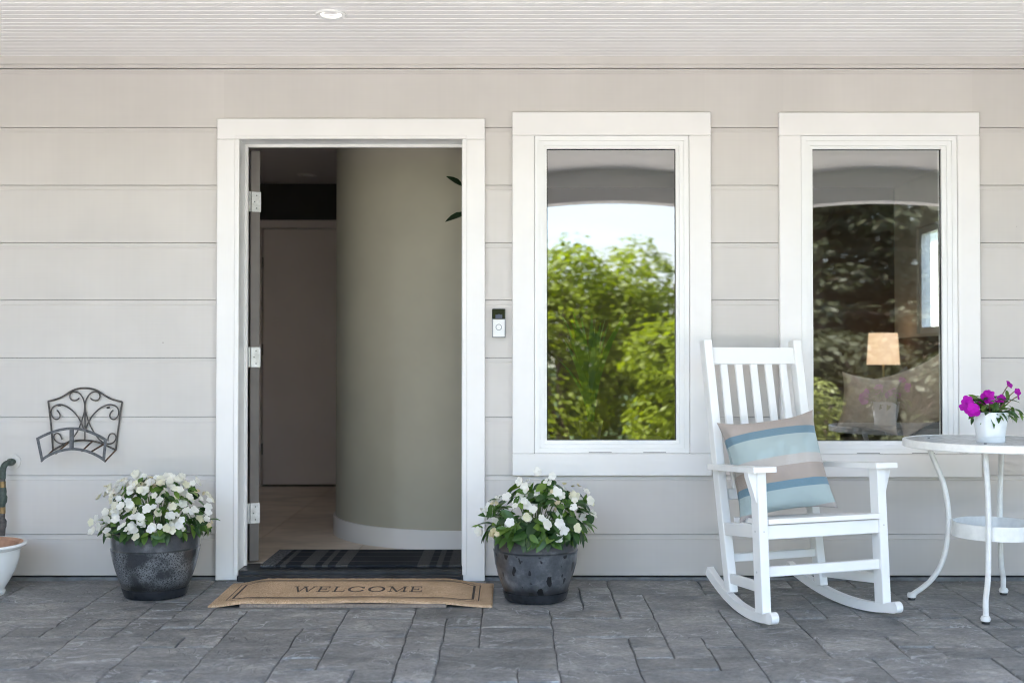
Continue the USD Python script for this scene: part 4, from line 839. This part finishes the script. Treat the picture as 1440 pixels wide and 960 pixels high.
# ------------------------------------------------------------------ rocking chair (front towards -y in its own axes)
CH = dict(yaw=0.342, pitch=-0.063, wf=0.292, wb=0.231, wt=0.236, ud=0.355, ut=0.494, zt=1.193)
def rz_line(u): return 0.022 + 0.513 * (u + 0.08) ** 2
rloc = np.array([1.296, -0.781, 0.0])
cy_, sy_, cp_, sp_ = math.cos(CH['yaw']), math.sin(CH['yaw']), math.cos(CH['pitch']), math.sin(CH['pitch'])
def chair_world(p):
    x, y, z = p; y2, z2 = y * cp_ - z * sp_, y * sp_ + z * cp_
    return np.array([x * cy_ - y2 * sy_, x * sy_ + y2 * cy_, z2]) + rloc
def rv(u, sg_): return sg_ * (0.298 + (u - 0.07) * 0.135)
gap = min(chair_world((rv(u, s), -u, rz_line(u) - 0.0205))[2] - SLOPE * chair_world((rv(u, s), -u, 0))[1] for u in np.linspace(-0.567, 0.07, 40) for s in (-1, 1))
rloc[2] -= gap - 0.001
chair = thing('rocking_chair', 'white painted wooden slat back rocking chair in front of the right window', 'rocking chair', rloc, math.degrees(CH['yaw']), math.degrees(CH['pitch']))
W_ = 'white_chair_paint'
for s in (-1, 1):
    us_ = np.linspace(-0.575, 0.075, 30); V = []; 
    for u in us_:
        dz = 2 * 0.513 * (u + 0.08); n = np.array([-dz, 1]) / math.hypot(1, dz)
        hgt = 0.0195 if u < 0.03 else 0.0195 + 0.004 * (u - 0.03) / 0.045
        for a, b in ((-0.0165, -1), (0.0165, -1), (0.0165, 1), (-0.0165, 1)): V.append((rv(u, s) + a, -(u + n[0] * b * hgt), rz_line(u) + n[1] * b * hgt))
    F = []
    for i in range(len(us_) - 1):
        for j in range(4):
            a, b = 4 * i + j, 4 * i + (j + 1) % 4; F += [(a, b + 4, b), (a, a + 4, b + 4)]
    F += [(0, 1, 2), (0, 2, 3), (4 * 29, 4 * 29 + 2, 4 * 29 + 1), (4 * 29, 4 * 29 + 3, 4 * 29 + 2)]
    rk = trimesh.Trimesh(np.array(V), np.array(F), process=False); rk.fix_normals()
    cap = trimesh.creation.cylinder(0.0235, 0.0332, sections=24); cap.apply_transform(trimesh.transformations.rotation_matrix(math.pi / 2, (0, 1, 0))); cap.apply_translation((rv(0.075, s), -0.078, rz_line(0.075) + 0.001))
    obj('rocker', cat_([rk, cap]), W_, chair, smooth=30)
    zf = rz_line(0) + 0.018
    obj('front_post', bar((s * CH['wf'], 0, zf), (s * CH['wf'], 0.0, 0.612), 0.042, 0.058, (0, 1, 0)), W_, chair)
    zb_ = rz_line(-CH['ud']) + 0.018
    obj('back_post', bar((s * CH['wb'], CH['ud'] - 0.005, zb_), (s * CH['wt'], CH['ut'], CH['zt']), 0.042, 0.046, (0, 1, 0)), W_, chair)
    def back_y(z): return CH['ud'] - 0.005 + (CH['ut'] - CH['ud'] + 0.005) * (z - zb_) / (CH['zt'] - zb_)
    def bwid(z): return CH['wb'] + (CH['wt'] - CH['wb']) * (z - zb_) / (CH['zt'] - zb_)
    # arm: a board widening to the front
    x_f, x_b = s * (CH['wf'] + 0.004), s * (bwid(0.62) + 0.018)
    poly = sg.Polygon([(x_f - 0.055, -0.065), (x_f + 0.055, -0.065), (x_f + 0.055, 0.06), (x_b + 0.03, back_y(0.62) + 0.02), (x_b - 0.03 , back_y(0.62) + 0.02), (x_f - 0.055, 0.06)])
    if not poly.is_valid: poly = poly.convex_hull
    poly = poly.buffer(-0.008).buffer(0.008)
    obj('armrest', extr_z(poly, 0.612, 0.634), W_, chair, smooth=30)
    br = trimesh.creation.extrude_polygon(sg.Polygon([(0, 0), (0.034, 0.11), (0.036, 0.128), (0, 0.128)]), 0.032, engine='earcut'); v = br.vertices.copy()
    br.vertices = np.stack([s * (CH['wf'] + 0.0205 + v[:, 0]), v[:, 2] - 0.016, v[:, 1] + 0.484], 1); br.fix_normals()
    obj('arm_bracket', br, W_, chair)
    for y_s, z_s, w_s in ((0.004, 0.372, CH['wf'] + 0.0212), (0.004, 0.208, CH['wf'] + 0.0212)):
        c_ = trimesh.creation.cylinder(0.0045, 0.001, sections=10); c_.apply_transform(trimesh.transformations.rotation_matrix(math.pi / 2, (0, 1, 0))); c_.apply_translation((s * w_s, y_s, z_s)); obj('screw', c_, 'zinc_hinge', chair)
    c_ = disc_y(0.004, -0.0302, -0.0292, s * CH['wf'], 0.372, 10); obj('screw', c_, 'flange_paint', chair)
    obj('seat_rail', bar((s * (CH['wf'] - 0.002), 0.02, 0.372), (s * (bwid(0.36) + 0.001), back_y(0.36) - 0.01, 0.352), 0.026, 0.055), W_, chair)
    obj('side_stretcher', bar((s * (CH['wf'] - 0.002), 0.015, 0.145), (s * (bwid(0.14) + 0.001), back_y(0.14) - 0.01, 0.14), 0.022, 0.042), W_, chair)
obj('front_apron', bar((-CH['wf'] + 0.01, -0.008, 0.368), (CH['wf'] - 0.01, -0.008, 0.368), 0.026, 0.058), W_, chair)
obj('front_stretcher', bar((-CH['wf'] + 0.01, -0.002, 0.208), (CH['wf'] - 0.01, -0.002, 0.208), 0.022, 0.042), W_, chair)
obj('back_stretcher', bar((-CH['wb'] + 0.01, back_y(0.22), 0.225), (CH['wb'] - 0.01, back_y(0.22), 0.225), 0.022, 0.036), W_, chair)
n_s = 7
for k in range(n_s):
    ya, yb = -0.035 + k * 0.0565, -0.035 + k * 0.0565 + 0.051
    wa = lambda q: CH['wf'] - 0.022 + (CH['wb'] - CH['wf'] - 0.005) * max(q, 0) / CH['ud']
    z_ = 0.401 - 0.02 * (k * 0.0565) / 0.35
    wx0, wx1 = (CH['wf'] + 0.004 if False else wa(ya)), wa(yb)
    obj('seat_slat', extr_z(sg.Polygon([(-wx0, ya), (wx0, ya), (wx1, yb), (-wx1, yb)]).buffer(-0.003).buffer(0.003), z_, z_ + 0.02), W_, chair, smooth=30)
zc0, zc1 = 1.083, 1.160
obj('crest_rail', bar((-CH['wt'] + 0.01, back_y(1.12), 1.121), (CH['wt'] - 0.01, back_y(1.12), 1.121), 0.026, 0.078, (0, 0.12, 1)), W_, chair)
zl = 0.50
obj('lower_back_rail', bar((-bwid(zl) + 0.01, back_y(zl), zl), (bwid(zl) - 0.01, back_y(zl), zl), 0.024, 0.05, (0, 0.12, 1)), W_, chair)
for k in range(5):
    xx = (k - 2) * 0.0785
    obj('back_slat', bar((xx, back_y(zl), zl + 0.02), (xx, back_y(1.09), 1.09), 0.037, 0.014, (0, 1, 0)), W_, chair)

# pillow
def pillow_mesh(size, thick, seed, n=41):
    def side(sgn):
        def fn(u, v):
            a, b = 2 * u - 1, 2 * v - 1
            pin = 0.085
            x = a * (1 - pin * (1 - b * b) * np.abs(a) ** 3) * size / 2 * (1 + 0.05 * np.abs(a * b) ** 3); z = b * (1 - pin * (1 - a * a) * np.abs(b) ** 3) * size / 2 * (1 + 0.05 * np.abs(a * b) ** 3)
            t = thick / 2 * ((1 - a ** 2).clip(0) ** 0.5 * (1 - b ** 2).clip(0) ** 0.5) ** 0.85
            w = (meshkit.fbm(np.stack([a * 2.2 + seed, b * 2.2, a * 0], -1), 3, seed) - 0.5) * 0.02 * (1 - np.maximum(np.abs(a), np.abs(b)) ** 6)
            cr = 0.004 * np.sin((a - b) * 14 + 3 * b) * np.exp(-((np.abs(a) - 0.85) ** 2 + (np.abs(b) - 0.85) ** 2) * 12)
            return np.stack([x, sgn * (t + 0.002) + (w + cr) * (t > 0.002), z], 1)
        P, F = grid(n, n, fn); return trimesh.Trimesh(P, F if sgn < 0 else F[:, ::-1], process=False)
    m_ = trimesh.util.concatenate([side(-1), side(1)]); m_.merge_vertices(digits_vertex=5); m_.fix_normals(); return m_
pc = chair_world((-0.05, 0.235, 0.628))
pil = thing('throw_pillow', 'square pillow with blue, aqua and beige stripes leaning on the rocking chair seat', 'pillow', pc, math.degrees(CH['yaw']) - 14, -19, roty=-7.5)
obj('cover', pillow_mesh(0.425, 0.25, 4), 'striped_linen', pil, smooth=True)

# ------------------------------------------------------------------ round table
tc_ = np.array([2.095, -0.562]); TZ = 0.717
table = thing('bistro_table', 'round white painted metal bistro table with curved legs at the right edge', 'table', (tc_[0], tc_[1], 0))
obj('table_top', lathe([(0.0, TZ - 0.003), (0.362, TZ - 0.003), (0.362, TZ - 0.012), (0.0, TZ - 0.012)], 72), 'table_top_grey', table, smooth=30)
obj('top_rim', lathe([(0.362, TZ), (0.373, TZ), (0.377, TZ - 0.004), (0.377, TZ - 0.030), (0.373, TZ - 0.033), (0.362, TZ - 0.030), (0.362, TZ)], 96), 'white_metal_paint', table, smooth=30)
RG = 0.176
obj('shelf_ring', lathe([(RG - 0.006, 0.300), (RG, 0.300), (RG, 0.362), (RG - 0.006, 0.362), (RG - 0.006, 0.300)], 72), 'white_metal_paint', table, smooth=30)
obj('shelf', lathe([(0.0, 0.312), (RG - 0.0065, 0.312), (RG - 0.0065, 0.306), (0.0, 0.306)], 60), 'white_metal_paint', table, smooth=30)
for k in range(4):
    a = math.radians(152 + 90 * k - (2 if k % 2 else 0)); ca, sa = math.cos(a), math.sin(a)
    foot_r = 0.345 if k in (0, 2) else 0.297
    zg = SLOPE * (tc_[1] + sa * foot_r)
    pts = spline([(0.268, TZ - 0.034), (0.262 , 0.66), (0.222, 0.56), (0.194, 0.45), (0.187, 0.34), (0.198, 0.235), (0.236, 0.125), (0.292, 0.055), (foot_r - 0.01, 0.030 + zg), (foot_r, 0.022 + zg)], 40)
    obj('leg', tube([(p[0] * ca, p[0] * sa, p[1]) for p in pts], 0.0115, 12), 'white_metal_paint', table, smooth=40)
    ft = lathe([(0.0, 0.034), (0.016, 0.032), (0.0205, 0.022), (0.018, 0.012), (0.0, 0.011)], 20); ft.apply_translation((foot_r * ca, foot_r * sa, zg)); obj('foot_cup', ft, 'white_metal_paint', table, smooth=40)
    rb = trimesh.creation.cylinder(0.0155, 0.011, sections=16); rb.apply_translation((foot_r * ca, foot_r * sa, zg + 0.0065)); obj('rubber_foot', rb, 'rubber_black', table)
    sc = trimesh.creation.cylinder(0.006, 0.004, sections=10); sc.apply_translation((0.268 * ca, 0.268 * sa, TZ + 0.0)); obj('bolt', sc, 'grey_flashing', table)
for a in (-2.3, -1.2): 
    tb = box(-0.018, 0.018, -0.008, 0.008, TZ - 0.038, TZ - 0.0335); tb.apply_transform(trimesh.transformations.rotation_matrix(a, (0, 0, 1))); tb.apply_translation((0.33 * math.cos(a), 0.33 * math.sin(a), 0)); obj('tab', tb, 'white_metal_paint', table)

fp = at(1393, 617, -0.66); fp[2] = TZ - 0.003
wpot = thing('small_flower_pot', 'small white plastic pot standing on the round metal table', 'flower pot', fp)
obj('pot', lathe([(0.0, 0.001), (0.054, 0.0), (0.0575, 0.003), (0.0585, 0.018), (0.0565, 0.022), (0.058, 0.026), (0.0715, 0.122), (0.074, 0.124), (0.074, 0.128), (0.069, 0.128), (0.066, 0.11)], 56), 'pot_white_plastic', wpot, smooth=35)
obj('soil', lathe([(0.0, 0.114), (0.068, 0.112)], 32), 'soil', wpot)
# magenta impatiens
rng = np.random.default_rng(5); rr5 = random.Random(5)
mg = thing('magenta_flowers', 'bright magenta impatiens with dark green leaves in the small white pot', 'flowers', fp)
def mp_(px, py, dy=0.0): return at(px, py, -0.66 + dy) - fp
stm = []
heads = [((1361, 565), 0.0, 0.030), ((1368, 575), -0.05, 0.037), ((1358, 571), -0.02, 0.022), ((1390, 556), -0.03, 0.034), ((1391, 563), -0.035, 0.026), ((1408, 560), 0.0, 0.022), ((1419, 540), 0.01, 0.022), ((1428, 549), 0.0, 0.021), ((1431, 557), 0.0, 0.020), ((1400, 566), 0.06, 0.022), ((1380, 566), 0.07, 0.025)]
ends = [mp_(*h[0], h[1]) for h in heads]
for e in ends + [mp_(1416, 562), mp_(1424, 575), mp_(1376, 572), mp_(1405, 572)]: stm.append(tube(spline([(e[0] * 0.25, e[1] * 0.25, 0.10), (e[0] * 0.65, e[1] * 0.65, 0.10 + (e[2] - 0.10) * 0.7), e], 8), 0.0022, 6, False))
obj('stems', cat_(stm), 'flower_stem_red', mg, smooth=True)
for (h, e) in zip(heads, ends):
    for q in range(2 if h[2] > 0.023 else 1):
        nrm = np.array([e[0] * 4, -0.8, 0.45]) + rng.normal(0, 0.25, 3); nrm /= np.linalg.norm(nrm); ax = np.cross(nrm, rng.normal(0, 1, 3))
        obj('blossom', put(bloom(h[2] * 0.84 * (1 - 0.25 * q), 5, 0.15 + 0.4 * q, rr5), frame(ax, nrm), e + nrm * 0.006 * q + rng.normal(0, 0.004, 3)), 'magenta_petal', mg, smooth=True)
for i in range(88):
    a = rng.uniform(0, 2 * math.pi); h = rng.uniform(-0.012, 0.06); r_ = 0.065 * rng.uniform(0.25, 1.1) * (1 - 0.3 * max(h, 0) / 0.06)
    p = np.array([r_ * math.cos(a), r_ * math.sin(a), 0.128 + h])
    d = np.array([math.cos(a + rng.normal(0, .5)), math.sin(a + rng.normal(0, .5)), rng.normal(0.0, 0.45) - 0.3 * (h < 0.01)]); L = rng.uniform(0.035, 0.068)
    obj('leaf', put(leaf(L, L * 0.4, rng.uniform(0.1, 0.5), 0.3), frame(d, np.array([0, 0, 1.0]) + rng.normal(0, .3, 3)), p), 'impatiens_leaf', mg, smooth=True)
for px_, py_ in ((1418, 556), (1412, 560), (1424, 574), (1432, 577), (1422, 580), (1428, 585), (1379, 558), (1373, 560), (1436, 583), (1416, 550)):
    p = mp_(px_, py_)
    for q in range(2):
        d = np.array([rng.normal(0.25 if px_ > 1400 else -0.1, .6), rng.normal(-0.2, .4), rng.normal(-.25, .4)]); L = rng.uniform(0.035, 0.055)
        obj('leaf', put(leaf(L, L * 0.36, 0.3, 0.3), frame(d, np.array([0, -0.5, 1.0]) + rng.normal(0, .3, 3)), p - d * L * 0.4), 'impatiens_leaf', mg, smooth=True)

# ------------------------------------------------------------------ things seen through the glass and the doorway
sofa = thing('sofa', 'brown sofa standing inside the sitting room behind the right window', 'sofa', (2.35, 2.95, FLOOR))
obj('seat', box(-0.75, 0.80, -0.45, 0.45, 0.08, 0.42, 0.04), 'sofa_fabric', sofa); obj('backrest', box(-0.75, 0.80, 0.30, 0.55, 0.42, 0.80, 0.05), 'sofa_fabric', sofa); obj('arm', box(-0.92, -0.755, -0.45, 0.55, 0.05, 0.60, 0.04), 'sofa_fabric', sofa)
def cushion(px, py, y, size, m_, label, rot, tilt, roll):
    p = at(px, py, y); t = thing('cushion', label, 'cushion', p, rot, tilt, roty=roll); obj('cover', pillow_mesh(size, 0.16, int(px)), m_, t, smooth=True)
cushion(1223, 567, 2.62, 0.40, 'cushion_beige', 'beige cushion leaning left of the others, seen through the right window', -8, -18, 8)
cushion(1262, 566, 2.98, 0.42, 'cushion_brown', 'brown cushion behind the others under the lamp, seen through the right window', 10, -16, -22)
cushion(1297, 556, 2.70, 0.47, 'cushion_beige', 'large beige cushion at the right of the sofa, seen through the right window', -20, -18, -24)
lampc = at(1246, 490, 3.55); ltab = FLOOR + 0.62
lamp = thing('table_lamp', 'lit table lamp with cream drum shade seen through the right window', 'lamp', (lampc[0], 3.62, ltab))
lz = lampc[2] - ltab
obj('shade', lathe([(0.112, lz + 0.125), (0.128, lz - 0.128), (0.126, lz - 0.128), (0.110, lz + 0.125)], 48), 'lamp_shade_lit', lamp, smooth=30)
obj('stem', tube([(0, 0, 0.02), (0, 0, lz + 0.10)], 0.009, 10), 'lamp_metal', lamp, smooth=30); obj('base', lathe([(0.0, 0.0), (0.08, 0.0), (0.08, 0.015), (0.012, 0.025)], 32), 'lamp_metal', lamp, smooth=30)
sidet = thing('side_table', 'small dark wooden side table carrying the lit lamp', 'side table', (lampc[0], 3.62, FLOOR))
obj('top', box(-0.22, 0.22, -0.22, 0.22, 0.59, 0.62, 0.004), 'dark_wood', sidet)
for sx_ in (-1, 1):
    for sy2 in (-1, 1): obj('leg', box(sx_ * 0.19 - 0.02, sx_ * 0.19 + 0.02, sy2 * 0.19 - 0.02, sy2 * 0.19 + 0.02, 0, 0.59), 'dark_wood', sidet)

cons = thing('console_table', 'low dark console table inside behind the left window', 'console table', (0.45, 0.55, FLOOR))
obj('top', box(-0.36, 0.36, -0.17, 0.17, 0.575, 0.60, 0.004), 'dark_wood', cons)
for sx_ in (-1, 1):
    for sy2 in (-1, 1): obj('leg', box(sx_ * 0.33 - 0.02, sx_ * 0.33 + 0.02, sy2 * 0.14 - 0.02, sy2 * 0.14 + 0.02, 0, 0.575), 'dark_wood', cons)
vase = thing('strap_leaf_plant', 'strap leaved green house plant fanning up inside the left window', 'house plant', (0.42, 0.55, FLOOR + 0.60))
obj('pot', lathe([(0, 0), (0.05, 0), (0.065, 0.09), (0.06, 0.09), (0.045, 0.02)], 32), 'dark_wood', vase, smooth=30)
for i in range(26):
    a = rng.uniform(0, 2 * math.pi); sp_r = rng.uniform(0.03, 0.24); hgt = rng.uniform(0.34, 0.62)
    c = spline([(0.01 * math.cos(a), 0.01 * math.sin(a), 0.06), (0.35 * sp_r * math.cos(a), 0.2 * sp_r * math.sin(a), 0.06 + hgt * 0.6), (sp_r * math.cos(a), 0.6 * sp_r * math.sin(a), 0.06 + hgt)], 9)
    w = np.array([0.008, 0.011, 0.013, 0.015, 0.016, 0.015, 0.012, 0.008, 0.001]); s = np.array([-math.sin(a), math.cos(a), 0]) * 0.6 + [0.7, 0, 0]
    V = np.vstack([c - s * w[:, None], c + s * w[:, None]]); F = []
    for k in range(8): F += [(k, k + 1, 9 + k + 1), (k, 9 + k + 1, 9 + k)]
    obj('leaf', trimesh.Trimesh(V, np.array(F), process=False), 'strap_leaf', vase, smooth=True)

hp_ = at(676, 700, 0.36)
hplant = thing('house_plant', 'dark leaved house plant at the right side of the doorway inside', 'house plant', (hp_[0], 0.37, FLOOR))
obj('pot', lathe([(0, 0), (0.06, 0), (0.085, 0.2), (0.08, 0.2), (0.06, 0.03)], 32), 'dark_wood', hplant, smooth=30)
obj('stem', tube(spline([(0, 0, 0.1), (0.02, 0.0, 0.9), (0.0, 0.02, 1.5), (0.0, 0.0, 1.95)], 24), 0.008, 8), 'stem_green', hplant, smooth=30)
for (px_, py_, qx, qy, L) in ((650, 262, 636, 251, 0.10), (656, 300, 630, 307, 0.12), (660, 285, 668, 300, 0.12), (664, 250, 676, 260, 0.12)):
    p, q = at(px_, py_, 0.37) - np.array([hp_[0], 0.37, FLOOR]), at(qx, qy, 0.37) - np.array([hp_[0], 0.37, FLOOR])
    obj('leaf', put(leaf(L, L * 0.42, 0.15, 0.3), frame(q - p, np.array([0.1, -0.75, 0.8])), p), 'house_plant_leaf', hplant, smooth=True)
    obj('leaf_stalk', tube([(0, 0.0, p[2] - 0.05), p], 0.003, 6), 'stem_green', hplant)

# ------------------------------------------------------------------ garden in front, seen mirrored in the panes
def crown(blobs, n, size, seed, flat=1.0):
    rg = np.random.default_rng(seed); vols = np.array([b[3] * b[4] * b[5] for b in blobs]) ** 0.75; idx = rg.choice(len(blobs), n, p=vols / vols.sum())
    B = np.array(blobs)[idx]; d = rg.normal(0, 1, (n, 3)); d /= np.linalg.norm(d, axis=1, keepdims=True); r = rg.uniform(0.45, 1.05, n) ** 0.6
    C = B[:, :3] + d * B[:, 3:] * r[:, None]
    C += (meshkit.fbm(C * 3.0, 3, seed)[:, None] - 0.5) * 0.5 * B[:, 3:]
    nr = d * 0.8 + [0, 0, 0.7] + rg.normal(0, 0.55, (n, 3)); nr /= np.linalg.norm(nr, axis=1, keepdims=True); t = np.cross(nr, rg.normal(0, 1, (n, 3))); t /= np.linalg.norm(t, axis=1, keepdims=True); b = np.cross(nr, t)
    L = size * rg.uniform(0.6, 1.3, n)[:, None]; W = L * 0.5
    V = np.stack([C - t * L / 2, C - b * W / 2, C + t * L / 2, C + b * W / 2], 1).reshape(-1, 3); k = np.arange(n)[:, None] * 4
    F = np.concatenate([k + [0, 1, 2], k + [0, 2, 3]]); return trimesh.Trimesh(V, F, process=False)
GZ = -0.30
def shrub(x, y, h, r, seed, label, m_='hedge_leaf', size=0.085, n=7000, name='garden_shrub', cat='shrub', group=None):
    rg = np.random.default_rng(seed); t = thing(name, label, cat, (x, y, GZ), group=group)
    st = []
    for k in range(6):
        a = rg.uniform(0, 6.28); st.append(tube(spline([(0.06 * math.cos(a), 0.06 * math.sin(a), 0), (0.25 * r * math.cos(a), 0.25 * r * math.sin(a), h * 0.4), (0.6 * r * math.cos(a), 0.6 * r * math.sin(a), h * 0.85)], 8), np.linspace(0.04, 0.012, 8), 7))
    obj('trunk', cat_(st), 'bark_brown', t, smooth=True)
    bl_ = [(rg.normal(0, r * 0.42), rg.normal(0, r * 0.42), h * rg.uniform(0.15, 0.88), r * rg.uniform(0.3, 0.5), r * rg.uniform(0.3, 0.5), h * rg.uniform(0.10, 0.2)) for _ in range(22)]
    obj('crown', crown(bl_, n, size, seed), m_, t)
gp = 'tall bright green shrubs across the driveway'
shl = ['bright green shrub at the far left end of the hedge row', 'bright green shrub second from the left in the hedge row', 'bright green shrub third from the left in the hedge row', 'bright green shrub mirrored at the left edge of the left window', 'yellow green shrub mirrored in the middle of the left window', 'yellow green shrub mirrored at the right edge of the left window', 'yellow green shrub mirrored at the left edge of the right window']
for k, (x, y, h, r) in enumerate(((-6.4, -10.2, 2.7, 1.2), (-4.2, -10.0, 2.5, 1.1), (-2.2, -9.9, 2.7, 1.15), (-0.5, -9.6, 2.6, 1.0), (0.62, -9.3, 2.6, 0.9), (1.85, -9.5, 2.6, 1.05), (2.9, -9.6, 2.8, 0.9))): shrub(x, y, h + 0.25, r, 40 + k, shl[k], n=17000, size=0.085, group=gp)
shrub(3.1, -6.3, 1.12, 0.50, 61, 'low feathery pale green maple shrub in front of the porch, mirrored in the right window', 'maple_leaf', 0.055, 6500, 'maple_shrub', 'shrub')

def conifer(x, y, h, r, seed, label):
    rg = np.random.default_rng(seed); t = thing('conifer_tree', label, 'tree', (x, y, GZ)); obj('trunk', tube([(0, 0, 0), (0.03, 0, h * 0.5), (0, 0, h)], [0.2, 0.13, 0.02], 10), 'bark_brown', t, smooth=True)
    bl_, br_ = [], []
    z = 0.15
    while z < h * 0.98:
        q = 1 - z / h; a0 = rg.uniform(0, 6.28)
        for k in range(7):
            a = a0 + k * 0.9 + rg.normal(0, .15); ln = r * (q ** 0.8) * rg.uniform(0.7, 1.1)
            br_.append(tube([(0, 0, z), (ln * math.cos(a), ln * math.sin(a), z - 0.08 * ln)], [0.03, 0.008], 5, False))
            for f in (0.35, 0.62, 0.88): bl_.append((ln * f * math.cos(a), ln * f * math.sin(a), z - 0.06 * ln * f, 0.2 * ln + 0.12, 0.2 * ln + 0.12, 0.20))
        z += 0.42 * rg.uniform(0.8, 1.2)
    obj('branch', cat_(br_), 'bark_brown', t); obj('crown', crown(bl_, 30000, 0.13, seed), 'conifer_leaf', t)
conifer(5.0, -12.2, 8.0, 2.6, 70, 'dark tall conifer with level branches, the one mirrored in the right window')
conifer(8.2, -13.0, 9.5, 3.0, 71, 'broad dark conifer at the far right of the garden')
conifer(-9.5, -14.0, 9.0, 2.8, 72, 'dark conifer at the far left of the garden')

shrub(6.6, -15.5, 7.0, 3.4, 81, 'broad brownish green tree standing behind the mirrored conifer', 'conifer_leaf', 0.22, 16000, 'garden_tree', 'tree')
shrub(5.0, -9.4, 1.7, 1.3, 82, 'low dark bush at the foot of the mirrored conifer', 'conifer_leaf', 0.12, 9000, 'dark_bush', 'shrub')
shrub(7.4, -11.0, 1.8, 1.5, 83, 'low dark bush right of the mirrored conifer', 'conifer_leaf', 0.12, 9000, 'dark_bush', 'shrub')
for k, (y_, l_) in enumerate(((-0.9, 'dense dark shrub past the right end of the porch, nearest the wall'), (-2.3, 'dense dark shrub past the right end of the porch, middle one'), (-3.9, 'dense dark shrub past the right end of the porch, nearest the driveway'))): shrub(6.1, y_, 2.9, 1.0, 90 + k, l_, 'conifer_leaf', 0.10, 9000, 'side_shrub', 'shrub')
nb = thing('neighbour_house', 'white clapboard neighbouring house seen through the side window of the sitting room', 'house', (8.6, 11.0, GZ))
obj('wall', box(0.05, 5, -8, 8, 0, 4.5), 'dark_gap', nb)
k = 0
z = 0.2
while z < 4.4:
    obj('siding_board', extr_z(sg.box(0, -7.98, 0.048, 7.98), z, z + 0.195), 'neighbour_siding', nb); z += 0.205
obj('roof', trimesh.Trimesh(np.array([(-0.4, -8.3, 4.5), (5.4, -8.3, 4.5), (5.4, 8.3, 4.5), (-0.4, 8.3, 4.5), (2.5, -8.3, 6.2), (2.5, 8.3, 6.2)]), np.array([(0, 2, 1), (0, 3, 2), (0, 4, 5), (0, 5, 3), (1, 2, 5), (1, 5, 4), (0, 1, 4), (3, 5, 2)]), process=False), 'roof_shingle', nb)
